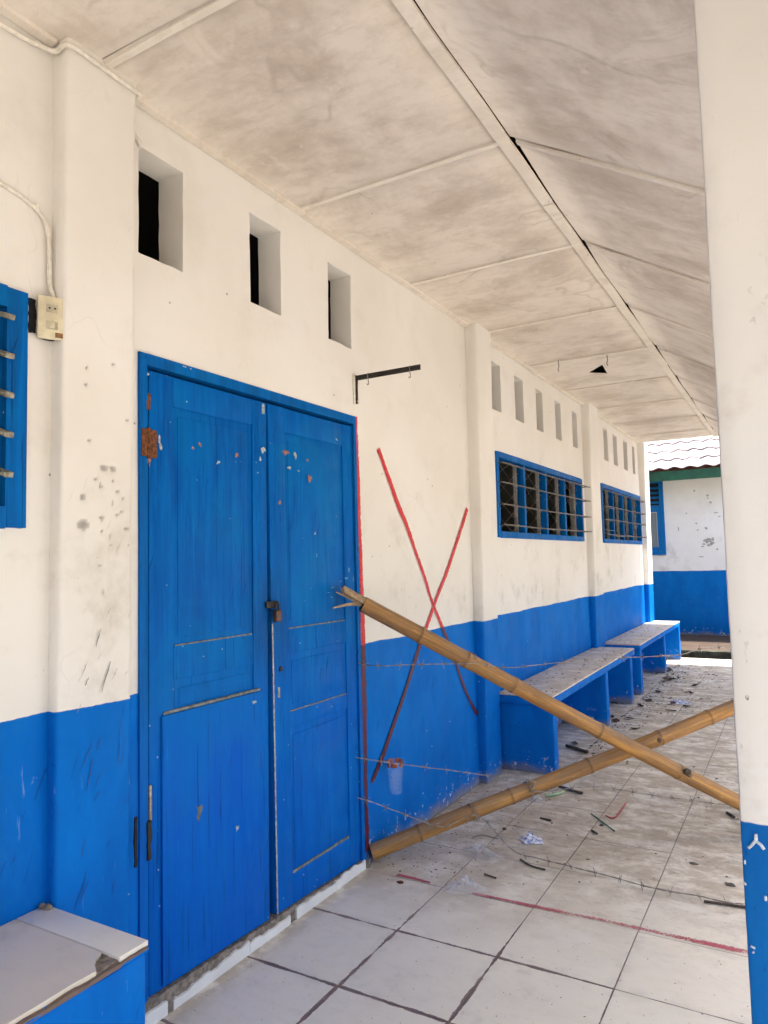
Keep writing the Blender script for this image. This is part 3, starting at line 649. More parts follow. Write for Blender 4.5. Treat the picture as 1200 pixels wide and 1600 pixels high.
flakes([(446, 708, 8, 7, .8), (484, 748, 4, 9, .1), (481, 719, 3, 3, 0), (437, 785, 3, 5, 0)], MCP, RL)
flakes([(462, 712, 4, 7, -.4), (452, 731, 4, 3, 0), (466, 736, 2, 2.5, 0), (526, 687, 3, 3, 0), (492, 833, 1.6, 3, 0)], MCH, RL)
flakes([(545, 892, 2.2, 6, 0), (540, 904, 5, 2, 0), (532, 908, 3, 1.6, 0), (519, 918, 4, 1.6, 0), (513, 926, 4, 1.4, 0), (518, 933, 3, 1.5, 0), (552, 905, 1.2, 9, 0), (495, 868, 1.4, 5, .6)], flat('chalky_rub', (0.12, 0.30, 0.50), 0.8, 0, 0.5, 200), RL, .0004, .0003)
flakes([(478, 1135, 14, 12, .3)], flat('rubbed_paint', (0.02, 0.19, 0.52), 0.7, 0, 0.35, 200), RL, -.0065, .0002)

# ------------------------------------------------------------------ broken threshold and skirting tiles under the door
def ragged(name, y0, y1, x, ztop, mat, parent, th=.009, amp=.010, seed=0.0, z0=0.0):
    n = max(6, int((y1 - y0) / .012)); V = []; F = []
    for i in range(n + 1):
        y = y0 + (y1 - y0) * i / n; zt = ztop(y) + mnoise.noise(Vector((y * 21 + seed, 2, seed))) * amp + mnoise.noise(Vector((y * 80, seed, 1))) * amp * .35
        V += [(x, y, z0), (x + th, y, z0), (x + th, y, zt), (x, y, zt + .001)]
    for i in range(n):
        for k in range(4): F.append((i * 4 + k, i * 4 + (k + 1) % 4, i * 4 + 4 + (k + 1) % 4, i * 4 + 4 + k))
    F += [(3, 2, 1, 0), (4 * n, 4 * n + 1, 4 * n + 2, 4 * n + 3)]
    return mesh(name, V, F, mat, parent)
thr = ragged('threshold', 1.56, 2.852, -.05, lambda y: zb(y) - .004, MRB, SB, .060, .010, 3.0, -.002)
sk = lambda px, py: fl(px, py).y
Ys = [1.50, 1.66, 1.685, 2.045, 2.048, 2.285, 2.325, 2.60, 2.603, 2.842]
for k in range(0, 10, 2):
    ragged('skirting_tile', Ys[k], Ys[k + 1], .010, lambda y, k=k: .036 + .005 * math.sin(y * 9 + k), MSK, SB, .008, .012, k * 1.7)
def chunk(name, c, r, mat, parent, seed, sq=(1, 1, 1)):
    bm = bmesh.new(); bmesh.ops.create_icosphere(bm, subdivisions=2, radius=1)
    for v in bm.verts:
        d = 1 + .35 * mnoise.noise(v.co * 1.3 + Vector((seed, 0, 0))) + .15 * mnoise.noise(v.co * 3.3 + Vector((0, seed, 0)))
        v.co = Vector(c) + Vector((v.co.x * sq[0], v.co.y * sq[1], v.co.z * sq[2])) * d * r
    return bm_to(name, bm, mat, parent, 0.5)
chunk('broken_mortar', (.006, 1.672, .020), .026, MRB, SB, 2.0, (.5, .9, 1.2))
chunk('broken_mortar', (.006, 2.306, .016), .022, MRB, SB, 5.0, (.5, 1.0, .9))
chunk('broken_mortar', (.012, 2.862, .012), .020, MRB, SB, 8.0, (1, 1, .8))

# ------------------------------------------------------------------ windows of the long wall
def grille_window(y0, y1, z0, z1, bays, blades=()):
    fr = .042; wdw = boxes('window', [(-.05, .012, y0 - .004, y0 + fr, z0, z1), (-.05, .012, y1 - fr, y1 + .004, z0, z1), (-.05, .0125, y0 + fr, y1 - fr, z1 - fr, z1 + .003), (-.05, .014, y0 + fr, y1 - fr, z0 - .003, z0 + fr)], MFR, SB)
    n = bays; wb = (y1 - y0 - 2 * fr) / n
    for k in range(1, n):
        y = y0 + fr + k * wb; box('mullion', -.045, .006, y - .022, y + .022, z0 + fr, z1 - fr, MFR, wdw, .003)
    for k in range(n):
        ya, yb = y0 + fr + k * wb + (.022 if k else 0), y0 + fr + (k + 1) * wb - (.022 if k < n - 1 else 0)
        plainbox('louvre_channel', -.075, -.052, yb - .012, yb + .012, z0 + .01, z1 - .01, MALU, wdw)
        plainbox('louvre_channel', -.075, -.052, ya - .012, ya + .012, z0 + .01, z1 - .01, MALU, wdw)
        for s in (0, 1, 2):                            # bent wire lattice behind the bars
            yc = ya + (yb - ya) * (.2 + .3 * s); a = (yb - ya) * .16; pts = []
            m = 9
            for i in range(m):
                pts.append((-.030, yc + (a if (i + s) % 2 else -a) + R.uniform(-.012, .012), z0 + fr + (z1 - z0 - 2 * fr) * i / (m - 1)))
            tube('lattice_wire', pts, .0026, MST, wdw, 5)
    nb = 4
    for i in range(nb):
        z = z0 + (z1 - z0) * (.14 + .245 * i) + R.uniform(-.008, .008); tube('bar', [(.045, y0 + .01, z), (.062, (y0 + y1) / 2, z - .006), (.066, y1 + .075, z + .004)], .0058, MBARS, wdw, 8)
        tube('bar_stay', [(-.05, y0 + .02, z), (.045, y0 + .012, z)], .005, MBARS, wdw, 6)
        tube('bar_stay', [(-.05, y1 - .02, z), (.064, y1 - .012, z + .002)], .005, MBARS, wdw, 6)
    for (ya, yb, z, tilt) in blades:
        hull('louvre_blade', [(-.13, ya, z), (.02, ya, z - tilt), (.02, yb, z - tilt), (-.13, yb, z), (-.13, ya, z + .005), (.02, ya, z + .005 - tilt), (.02, yb, z + .005 - tilt), (-.13, yb, z + .005)], MGLS, wdw)
    return wdw
w1 = grille_window(*W1, 4); tag(w1, 'wide blue window frame with iron bars, nearer the red cross')
w2 = grille_window(*W2, 4, [(7.85, 8.30, 1.96, .04), (7.85, 8.30, 1.83, .05), (7.85, 8.30, 1.70, .03), (8.40, 8.86, 1.66, .05), (8.95, 9.4, 1.66, .03)]); tag(w2, 'blue barred window farther along, by the second bench')
fr = .055
w0 = boxes('window', [(-.10, .012, W0[1] - fr, W0[1] + .004, W0[2], W0[3]), (-.10, .012, W0[0] - .004, W0[0] + fr, W0[2], W0[3]), (-.10, .0125, W0[0] + fr, W0[1] - fr, W0[3] - fr, W0[3] + .003), (-.10, .014, W0[0] + fr, W0[1] - fr, W0[2] - .003, W0[2] + fr)], MFR, SB)
tag(w0, 'blue louvred window beside the wall socket')
for k in range(5):
    z = 1.64 + .105 * k
    hull('louvre_blade', [(-.10, W0[0] + fr, z + .05), (.03, W0[0] + fr, z), (.03, W0[1] - fr - .006, z), (-.10, W0[1] - fr - .006, z + .05), (-.10, W0[0] + fr, z + .056), (.03, W0[0] + fr, z + .006), (.03, W0[1] - fr - .006, z + .006), (-.10, W0[1] - fr - .006, z + .056)], MGLS, w0)
    hull('blade_clip', [(-.10, W0[1] - fr - .016, z + .044), (.030, W0[1] - fr - .016, z - .006), (.030, W0[1] - fr + .010, z - .006), (-.10, W0[1] - fr + .010, z + .044), (-.10, W0[1] - fr - .016, z + .058), (.034, W0[1] - fr - .016, z + .008), (.034, W0[1] - fr + .010, z + .008), (-.10, W0[1] - fr + .010, z + .058)], MCLIP, w0, .002)
plainbox('louvre_channel', -.06, -.01, W0[1] - fr - .002, W0[1] - fr + .002, W0[2] + fr, W0[3] - fr, MD, w0)

# ------------------------------------------------------------------ red paint: the cross on the wall and the line down the door frame
def stroke(name, pts, width, mat, parent, plane='wall', off=.0035, k=6):
    """a brushed band of paint following image points laid onto the wall or the floor"""
    P = [(wl(x, y) if plane == 'wall' else fl(x, y)) for x, y in pts]; P = spline(P, k); V = []; F = []; UV = []
    n = Vector((1, 0, 0)) if plane == 'wall' else Vector((0, 0, 1)); L = 0
    for i, p in enumerate(P):
        t = (P[min(i + 1, len(P) - 1)] - P[max(i - 1, 0)]).normalized(); s = t.cross(n)
        ww = (width[0] + (width[1] - width[0]) * i / (len(P) - 1)) * .5 * (1 + .14 * mnoise.noise(p * 16)); L = i * .05
        for e in (-1, -.33, .33, 1):
            q = p + s * (ww * e); wob = 0
            if plane == 'wall': q.x = off + mnoise.noise(Vector((0, q.y, q.z)) * 1.3) * .004 + .0012
            else: q.z = off
            V.append(q); UV.append(((e + 1) / 2, L))
    for i in range(len(P) - 1):
        for c in range(3): F.append((i * 4 + c, i * 4 + c + 1, i * 4 + 5 + c, i * 4 + 4 + c))
    o = mesh(name, V, F, mat, parent); uv = o.data.uv_layers.new(name='uv')
    for l in o.data.loops: uv.data[l.index].uv = UV[l.vertex_index]
    return o
o = stroke('painted_stroke', [(590, 701), (600, 730), (612, 762), (621, 788), (635, 822), (650, 866), (663, 902), (674, 938), (690, 978), (705, 1015), (718, 1056), (732, 1092), (744, 1115)], (.043, .040), MRED, SB); tag(o, 'red brush stroke of the cross, leaning down to the pilaster')
tag(stroke('painted_stroke', [(744, 1113), (748, 1117), (752, 1115)], (.030, .030), MRED, SB, off=.0052), 'dark hook at the foot of the red stroke')
o = stroke('painted_stroke', [(729, 795), (720, 824), (708, 862), (696, 898), (684, 928), (672, 962), (658, 1000), (648, 1030), (634, 1074), (620, 1115), (604, 1162), (590, 1198), (580, 1222)], (.038, .044), MRED, SB, off=.0048); tag(o, 'red brush stroke of the cross, leaning down to the door')
o = stroke('painted_stroke', [(554, 651), (555.5, 700), (558.5, 780), (561, 850), (563, 910), (565.5, 1000), (567.5, 1080), (569, 1160), (571, 1250), (572.5, 1330)], (.042, .050), MRED, SB, off=.0048); tag(o, 'red painted line down the side of the door frame')
tag(stroke('painted_line', [(620, 1367), (650, 1374), (672, 1380)], (.036, .026), MREDF, floor, 'floor', .0022), 'short red paint dash near the lower bamboo')
tag(stroke('painted_line', [(738, 1396), (780, 1405), (860, 1422), (950, 1440), (1060, 1465), (1175, 1490)], (.030, .056), MREDF, floor, 'floor', .0022), 'long red paint line across the floor tiles')

# ------------------------------------------------------------------ benches
def bench(name, y0, y1, legs, label, xd=.385, z=.5, lip=.062, tiles=True):
    b = thing(name, (0, (y0 + y1) / 2, 0), label, 'bench', 'built-in concrete benches along the wall')
    box('bench_slab', .004, xd, y0, y1, z - lip, z - .012, MW, b, .007, step=.09, amp=.003, freq=7)
    for (a, c) in legs: box('leg', .006, xd - .004, a, c, -.002, z - lip - .0015, MW, b, .009, step=.07, amp=.0035, freq=8)
    if tiles:
        n = max(1, round((y1 - y0) / .4)); L = (y1 - y0) / n
        m1 = tile_mesh('bench_tile', (xd - .012) / 2, L / 2 - .0018, .010); m1.materials.append(MBT)
        for k in range(n):
            o = link('bench_tile', m1, None, b); o.matrix_parent_inverse = Matrix.Translation(-b.location)
            o.location = ((xd) / 2 + .004, y0 + L * (k + .5), z + R.uniform(-.0015, .0008)); o.rotation_euler = (R.uniform(-.003, .003), R.uniform(-.004, .004), 0)
    return b
b1 = bench('concrete_bench', 4.545, 7.215, [(4.565, 4.66), (6.03, 6.12), (7.02, 7.11)], 'blue concrete bench with grey tiled seat right behind the crossed bamboo')
b2 = bench('concrete_bench', 7.50, 10.30, [(7.515, 7.60), (8.98, 9.07), (10.18, 10.285)], 'blue concrete bench at the sunlit far end of the walkway')
b0 = bench('concrete_bench', -1.6, 1.247, [(.55, 1.240), (-.6, -.5), (-1.55, -1.45)], 'blue concrete bench with chipped tile edge beside the door', .402, .500, .022, False)
box('bench_tile', .006, .396, 1.163, 1.246, .4882, .5005, MBC, b0, .0012)
def chipped_tile():
    pts = [(.006, -.2), (.393, -.2)]
    for k in range(26):
        y = -.2 + (1.10 + .2) * k / 25; pts.append((.392 + mnoise.noise(Vector((y * 13, 0, 4))) * .006, y))
    pts += [(.388, 1.105), (.366, 1.118), (.350, 1.135), (.338, 1.158), (.30, 1.1595), (.006, 1.1595)]
    n = len(pts); V = [(x, y, .4995) for x, y in pts] + [(x, y, .4885) for x, y in pts]
    return mesh('bench_tile', V, [tuple(range(n)), tuple(range(2 * n - 1, n - 1, -1))] + [(i, (i + 1) % n, n + (i + 1) % n, n + i) for i in range(n)], MBN, b0)
chipped_tile()
ragged('broken_mortar', -.2, 1.24, .386, lambda y: .4890, MGR, b0, .0172, .003, 6.0, .4800)
box('broken_mortar', .330, .392, 1.10, 1.168, .480, .4925, MRB, b0, .003, step=.012, amp=.004, freq=50)
for k in range(9):                                      # grit swept into the corner of the seat
    chunk('grit', (.012 + R.random() * .03, 1.228 + R.random() * .012, .503), .004 + R.random() * .006, MRB, b0, k * 2.2)

# ------------------------------------------------------------------ socket, cables, bracket
sk_ = thing('wall_socket', (.03, 1.24, 2.03), 'yellowed wall socket and switch plate mounted across the corner by the window', 'socket')
def rot_box(name, c, w_, h_, d0, d1, mat, parent, ang, bev=.002):
    t = Vector((math.sin(ang), math.cos(ang), 0)); nn = Vector((math.cos(ang), -math.sin(ang), 0)); v8 = []
    for z in (-h_ / 2, h_ / 2):
        for (s, d) in ((-1, d0), (-1, d1), (1, d1), (1, d0)): v8.append(Vector(c) + t * (s * w_ / 2) + nn * d + Vector((0, 0, z)))
    return hull(name, v8, mat, parent, bev)
sc0 = Vector((.030, 1.232, 2.090)); an = math.radians(26)
rot_box('cover_plate', sc0, .074, .122, 0, .011, MPL, sk_, an, .004)
rot_box('back_box', sc0, .066, .110, -.030, -.0005, MBK, sk_, an)
for dz in (.026, -.022): rot_box('insert', sc0 + Vector((0, 0, dz)), .029, .023, .0113, .0135, MPD, sk_, an, .001)
tt = Vector((math.sin(an), math.cos(an), 0)); nn_ = Vector((math.cos(an), -math.sin(an), 0))
for s in (-1, 1):
    q = sc0 + Vector((0, 0, .026)) + tt * (.007 * s); tube('pin_hole', [q + nn_ * .0134, q + nn_ * .0142], .0028, MBK, sk_, 8)
rot_box('rocker', sc0 + Vector((0, 0, -.022)), .012, .017, .0136, .0165, MPL, sk_, an, .001)
flk = rot_box('brown_stain', sc0 + tt * .018 + Vector((0, 0, -.048)), .020, .014, .0108, .0113, flat('brown_scorch', (.22, .11, .03), .6, 0, .6, 200), sk_, an, .0)
p = wl(50, 498); box('wall_hole', -.004, .0035, 1.183, 1.203, 2.045, 2.142, MBK, SB, .001, step=.012, amp=.0035, freq=45)
cab = tube('cable', spline([wl(-30, 276, .008), wl(0, 286, .008), wl(30, 305, .008), wl(55, 325, .009), wl(70, 345, .010), wl(76, 370, .012), wl(77, 410, .012), wl(78, 445, .014), (.020, 1.243, 2.165), (.022, 1.243, 2.150)], 6), .0065, MCB, None, 8)
tag(cab, 'white painted cable curving down the wall into the socket', 'cable')
for (px, py) in ((57, 325), (75, 362)):
    q = wl(px, py, .008); box('cable_clip', .001, .017, q.y - .006, q.y + .006, q.z - .008, q.z + .008, MCB, cab, .002)
cb2 = tube('cable', spline([wl(-40, 14, .012), wl(0, 37, .012), wl(35, 58, .012), (.014, 1.215, H - .036), (.030, 1.240, H - .036), (.074, 1.236, H - .036), (.084, 1.262, H - .034), (.083, 1.33, H - .033), (.083, 1.40, H - .035), (.083, 1.47, H - .037), (.080, 1.497, H - .035), (.05, 1.506, H - .04), (.014, 1.512, H - .06), (.010, 1.535, H - .12), (.010, 1.560, H - .14), (-.02, 1.570, H - .15)], 6), .0075, MCB, None, 8)
tag(cb2, 'white painted cable run under the ceiling round the near pilaster', 'cable')

br = thing('hanging_bracket', (0, 2.868, 2.2), 'black iron wall bracket with two small hooks above the doorway corner', 'bracket')
box('arm', .004, .352, 2.866, 2.874, 2.262, 2.286, MIR, br, .001)
hull('wall_leg', [(.001, 2.862, 2.150), (.010, 2.862, 2.150), (.010, 2.878, 2.150), (.001, 2.878, 2.150), (.001, 2.862, 2.288), (.010, 2.862, 2.288), (.010, 2.878, 2.288), (.001, 2.878, 2.288)], MIR, br, .001, step=.02, amp=.0015, freq=30)
box('mounting_strip', .0005, .006, 2.846, 2.8615, 2.145, 2.290, MCB, br, .001)
tube('screw', [(.009, 2.868, 2.160), (.013, 2.868, 2.160)], .006, MST, br, 8)
for X in (.075, .300):
    tube('hook', [(X, 2.866, 2.288), (X, 2.862, 2.285), (X, 2.862, 2.262), (X + .003, 2.864, 2.243), (X + .001, 2.868, 2.234), (X - .006, 2.870, 2.232), (X - .010, 2.870, 2.239)], .0022, MST, br, 6)

# ------------------------------------------------------------------ bamboo poles
def bamboo(name, a, b, r0, r1, nodes, label, sway=.006, seed=0.0, cap0=True):
    a, b = Vector(a), Vector(b); d = b - a; L = d.length; d.normalize(); s = d.cross(Vector((0, 0, 1))).normalized(); u = s.cross(d)
    zs = sorted(set([L * i / 90 for i in range(91)] + [x + k for x in nodes for k in (-.012, -.006, -.002, .002, .006, .012) if 0 < x + k < L]))
    n = 24; V = []; F = []; RG = []; UV = []
    for z in zs:
        c = a + d * z + s * (math.sin(z * 2.1 + seed) * sway) + u * (math.sin(z * 1.5 + seed * 2) * sway * .8); r = r0 + (r1 - r0) * z / L; ring = 0
        for x in nodes:
            q = abs(z - x); r += .0032 * math.exp(-(q / .010) ** 2); ring = max(ring, math.exp(-((z - x + .004) / .006) ** 2))
        for k in range(n + 1):
            t = 2 * math.pi * k / n; rr = r * (1 + .035 * mnoise.noise(Vector((math.cos(t) * 1.4 + seed, math.sin(t) * 1.4, z * 2.5))))
            V.append(c + (s * math.cos(t) + u * math.sin(t)) * rr); RG.append(ring); UV.append((k / n, z + seed))
    m = n + 1
    for i in range(len(zs) - 1):
        for k in range(n): F.append((i * m + k, i * m + k + 1, (i + 1) * m + k + 1, (i + 1) * m + k))
    F.append(tuple(range(n - 1, -1, -1))); F.append(tuple((len(zs) - 1) * m + k for k in range(n)))
    root = thing(name, tuple(a), label, 'pole', 'crossed bamboo poles')
    o = mesh('culm', V, F, MBAM, root, True); at = o.data.attributes.new('ring', 'FLOAT', 'POINT'); at.data.foreach_set('value', RG)
    uv = o.data.uv_layers.new(name='uv')
    for l in o.data.loops: uv.data[l.index].uv = UV[l.vertex_index]
    o.data.set_sharp_from_angle(angle=1.0)
    return root, a, d, s, u, L
PA, PB = (.075, 2.705), (1.75, 4.12)
def along(p, a, d): return (Vector(p) - a).dot(d)
a1 = vpl(566, 945, PA, PB); e1 = vpl(1150, 1250, PA, PB); d1 = (e1 - a1).normalized(); e1 = a1 + d1 * ((.036 - a1.z) / d1.z)
ns = [along(vpl(x, y, PA, PB), a1, d1) for x, y in ((655, 994), (728, 1030), (800, 1075), (934, 1150), (1060, 1210))]
P1 = bamboo('bamboo_pole', a1, e1, .0360, .0345, ns, 'light brown bamboo pole with split end, slanting down from the door', .010, 1.3)
QA, QB = (.050, 2.925), (1.78, 4.36)
a2 = vpl(582, 1347, QA, QB); a2.z = max(a2.z, .040); m2 = vpl(1130, 1107, QA, QB); d2 = (m2 - a2).normalized(); e2 = a2 + d2 * 2.24
ns2 = [along(vpl(x, y, QA, QB), a2, d2) for x, y in ((660, 1313), (742, 1282), (800, 1246), (920, 1196), (1028, 1150), (1103, 1113))]
P2 = bamboo('bamboo_pole', a2, e2, .0365, .0350, ns2, 'bamboo pole rising from the foot of the door frame to the column', .011, 4.1)
def scar(P, z, side, r, seed):
    root, a, d, s, u, L = P; c = a + d * z + (s * side[0] + u * side[1]).normalized() * .035
    chunk('branch_scar', c, r, MTWIG, root, seed, (1, 1, .8)); chunk('branch_scar', c + d * .02 - u * .006, r * .7, MBIN, root, seed + 3, (1, 1, 1))
cv = lambda P: ((-CF).dot(P[3]), (-CF).dot(P[4]))
scar(P1, ns[4] + .010, (cv(P1)[0], cv(P1)[1] + .45), .019, 1.0)
scar(P2, ns2[4] - .02, (cv(P2)[0], cv(P2)[1] - .1), .016, 4.0)
# the split end: a half shell reaching past the break, a dark hollow and two splinters
root, a, d, s, u, L = P1
V = []; F = []; m = 13
for j in range(9):
    z = .03 - j * .018
    for q, rr in ((0, .0365), (1, .0295)):
        for k in range(m):
            t = math.radians(10 + 175 * k / (m - 1)) if j < 8 else math.radians(40 + 110 * k / (m - 1))
            zz = z + mnoise.noise(Vector((k * .6, j, q))) * .006
            V.append(a + d * zz + (s * math.cos(t) + u * math.sin(t)) * rr + u * (.05 * max(0, -z) ** 1.3))
for j in range(8):
    for q in (0, 1):
        for k in range(m - 1): b_ = j * 2 * m + q * m + k; F.append((b_, b_ + 1, b_ + 2 * m + 1, b_ + 2 * m))
    for k in (0, m - 1): b_ = j * 2 * m + k; F.append((b_, b_ + m, b_ + 3 * m, b_ + 2 * m))
for k in range(m - 1): b_ = 8 * 2 * m + k; F.append((b_, b_ + 1, b_ + m + 1, b_ + m))
sh = mesh('split_shell', V, F, MBSP, root, True); sh.data.set_sharp_from_angle(angle=.7)
S = lambda x, y, k=0: vpl(x, y, PA, PB) + Vector((k, 0, 0))
def splinter(pts, w0, w1):
    P = spline(pts, 6); V = []; F = []
    for i, p in enumerate(P):
        t = (P[min(i + 1, len(P) - 1)] - P[max(i - 1, 0)]).normalized(); n = (-CF - t * (-CF).dot(t)).normalized(); b = t.cross(n); ww = w0 + (w1 - w0) * i / (len(P) - 1)
        for (e, f) in ((-1, -1), (1, -1), (1, 1), (-1, 1)): V.append(p + b * (ww * e) + n * (f * min(ww, .004)))
    for i in range(len(P) - 1):
        for k in range(4): F.append((i * 4 + k, i * 4 + (k + 1) % 4, i * 4 + 4 + (k + 1) % 4, i * 4 + 4 + k))
    F += [(3, 2, 1, 0), tuple((len(P) - 1) * 4 + k for k in range(4))]
    return mesh('splinter', V, F, MBSP, root)
splinter([S(586, 954), S(566, 945), S(548, 944), S(532, 947), S(520, 950)], .011, .0022)
splinter([S(572, 948), S(556, 940), S(540, 932), S(525, 925)], .006, .0018)
tube('hollow', [a + d * .004, a - d * .002], [.030, .029], MBK, root, 16)

# ------------------------------------------------------------------ barbed wire
def barb_mesh():
    V = []; F = []
    def addt(pts, r, n=4):
        a, b = tube_data(pts, r, n); k = len(V); V.extend(a); F.extend([tuple(i + k for i in f) for f in b])
    for q in (-1, 1):
        z = .0035 * q
        addt([(z, .0042 * math.cos(t), .0042 * math.sin(t)) for t in [i * math.pi / 4 for i in range(9)]], .0013)
        for s in (-1, 1):
            addt([(z, s * .003 * q, s * .003), (z + .004 * s, s * .012 * q, s * .008), (z + .007 * s, s * .018 * q, s * .013)], [.0014, .0012, .0005])
    me = bpy.data.meshes.new('barb'); me.from_pydata([tuple(v) for v in V], [], F); me.materials.append(MWI); return me
BARB = barb_mesh()
def barbed(pts, label, first=.06, gap=.102, wraps=()):
    P = spline(pts, 12); wire = thing('barbed_wire', tuple(P[0]), label, 'barbed wire', 'barbed wire strands strung across the walkway')
    # two strands twisted round each other
    for ph in (0, math.pi):
        Q = []; acc = 0; dense = []
        for i in range(len(P) - 1):
            m = max(1, int((P[i + 1] - P[i]).length / .009))
            dense += [P[i].lerp(P[i + 1], k / m) for k in range(m)]
        for i, p in enumerate(dense):
            t = (dense[min(i + 1, len(dense) - 1)] - dense[max(i - 1, 0)]).normalized(); n = t.cross(Vector((0, 0, 1))).normalized(); b = t.cross(n); acc += .009
            w_ = Vector((0, 0, 1)) * mnoise.noise(p * 9) * .004
            Q.append(p + w_ + (n * math.cos(acc * 95 + ph) + b * math.sin(acc * 95 + ph)) * .0015)
        tube('strand', Q, .0014, MWI, wire, 4)
    acc = 0; nxt = first
    for i in range(len(P) - 1):
        seg = (P[i + 1] - P[i]).length
        while acc + seg >= nxt:
            p = P[i].lerp(P[i + 1], (nxt - acc) / seg); t = (P[i + 1] - P[i]).normalized()
            o = link('barb', BARB, None, wire); o.location = p + Vector((0, 0, 1)) * mnoise.noise(p * 9) * .004
            o.rotation_euler = (t.to_track_quat('X', 'Z').to_matrix() @ Matrix.Rotation(R.uniform(0, 3.14), 3, 'X')).to_euler(); nxt += gap * R.uniform(.93, 1.07)
        acc += seg
    for (c, ax, r) in wraps:                            # turns round a bamboo pole
        ax = Vector(ax).normalized(); s_ = ax.orthogonal().normalized(); u_ = ax.cross(s_)
        tube('wrap', [Vector(c) + (s_ * math.cos(t) + u_ * math.sin(t)) * r + ax * (.010 * t / 6.28 - .008) for t in [k * .4 for k in range(26)]], .0018, MWI, wire, 5)
    return wire
def pt(P, z): return P[1] + P[2] * z
front = lambda P: ((-CF) - P[2] * (-CF).dot(P[2])).normalized()
z1 = ns[1] + .02; c1 = pt(P1, z1)
barbed([wl(560, 1036, .012), wl(566, 1037, .030), S(600, 1040), c1 + front(P1) * .042, S(790, 1043), S(860, 1037), S(930, 1031), S(1000, 1026), S(1060, 1023), S(1130, 1012), Vector((1.70, 4.20, .80))],
       'uppermost barbed wire strand, level with the bench seats', .05, .100, [(c1 + P1[2] * .005, P1[2], .0400)])
z2 = ns2[2] + .10; c2 = pt(P2, z2); T = lambda x, y: vpl(x, y, (.03, 2.88), (1.75, 4.2))
barbed([wl(556, 1183, .012), wl(566, 1185, .030), T(610, 1192), T(700, 1203), T(780, 1214), T(835, 1222), c2 + front(P2) * .042, T(930, 1229), T(1008, 1241), T(1080, 1250), T(1150, 1257), Vector((1.70, 4.22, .19))],
       'middle barbed wire strand, passing the plastic cup', .05, .100, [(c2 - P2[2] * .01, P2[2], .0400)])
z3 = ns2[1] + .01; c3 = pt(P2, z3)
barbed([wl(558, 1246, .012), wl(566, 1249, .030), vpl(620, 1267, (.03, 2.88), (.5, 3.2)), vpl(690, 1292, (.03, 2.88), (.5, 3.2)), c3 + front(P2) * .042, fl(800, 1328, .05), fl(840, 1341, .03), fl(883, 1352, .022), fl(940, 1366, .018), fl(1013, 1386, .020), fl(1090, 1400, .016), fl(1160, 1412, .015), Vector((1.90, 3.36, .02))],
       'lowest barbed wire strand, sagging onto the floor tiles', .05, .104, [(c3, P2[2], .0400)])

# ------------------------------------------------------------------ the building across the gap
FB = thing('classroom_building', (0, 13.4, 0), 'neighbouring school building with wavy roof tiles and green fascia beyond the sunlit gap', 'building')
FY = 13.40; EY = 12.85
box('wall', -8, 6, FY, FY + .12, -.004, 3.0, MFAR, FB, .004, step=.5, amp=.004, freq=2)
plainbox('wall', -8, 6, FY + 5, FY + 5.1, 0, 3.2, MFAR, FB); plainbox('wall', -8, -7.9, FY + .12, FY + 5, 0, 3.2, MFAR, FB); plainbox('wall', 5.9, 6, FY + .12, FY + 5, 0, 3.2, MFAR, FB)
fz = vpl(1018, 753, (-3, EY), (3, EY)).z; fz2 = vpl(1018, 738, (-3, EY), (3, EY)).z
box('fascia', -8.5, 6.5, EY, EY + .03, fz, fz2, MGREEN, FB, .004)
plainbox('soffit', -8.5, 6.5, EY + .031, FY - .002, fz2 - .03, fz2 - .015, MGREEN, FB)
ang = math.radians(31)
rf = mesh('roof', [(-8.5, EY - .02, fz2), (6.5, EY - .02, fz2), (6.5, FY + 2.5, fz2 + (FY + 2.52 - EY) * math.tan(ang)), (-8.5, FY + 2.5, fz2 + (FY + 2.52 - EY) * math.tan(ang))], [(0, 1, 2, 3)], MROOF, FB)
def roof_tile_mesh(wd=.245, ln=.40):
    V = []; F = []; n = 12
    for s in (0, 1):
        for j in (0, 1):
            for i in range(n + 1):
                x = wd * i / n; h = .030 * (.5 - .5 * math.cos(2 * math.pi * i / n)) ** 1.0
                yv = -.03 + ln * j; z = h + (.030 if j == 0 else .004) + (0 if s else -.014); V.append((x, yv * math.cos(ang) - z * math.sin(ang) * .3, yv * math.sin(ang) + z))
    m = n + 1
    for i in range(n):
        F.append((2 * m + i, 2 * m + i + 1, 3 * m + i + 1, 3 * m + i)); F.append((i, m + i, m + i + 1, i + 1)); F.append((i, i + 1, 2 * m + i + 1, 2 * m + i)); F.append((m + i, 3 * m + i, 3 * m + i + 1, m + i + 1))
    for i in (0, n): F.append((i, 2 * m + i, 3 * m + i, m + i))
    me = bpy.data.meshes.new('roof_tile'); me.from_pydata(V, [], F); me.polygons.foreach_set('use_smooth', [True] * len(F)); me.set_sharp_from_angle(angle=.8); me.materials.append(MTILE); return me
RT = roof_tile_mesh()
for j in range(8):
    for i in range(18):
        o = link('roof_tile', RT, None, rf); o.location = (-2.0 + .245 * i, EY - .06 + j * .36 * math.cos(ang) , fz2 + .015 + j * .36 * math.sin(ang)); o.rotation_euler = (R.uniform(-.012, .012), R.uniform(-.01, .01), 0)
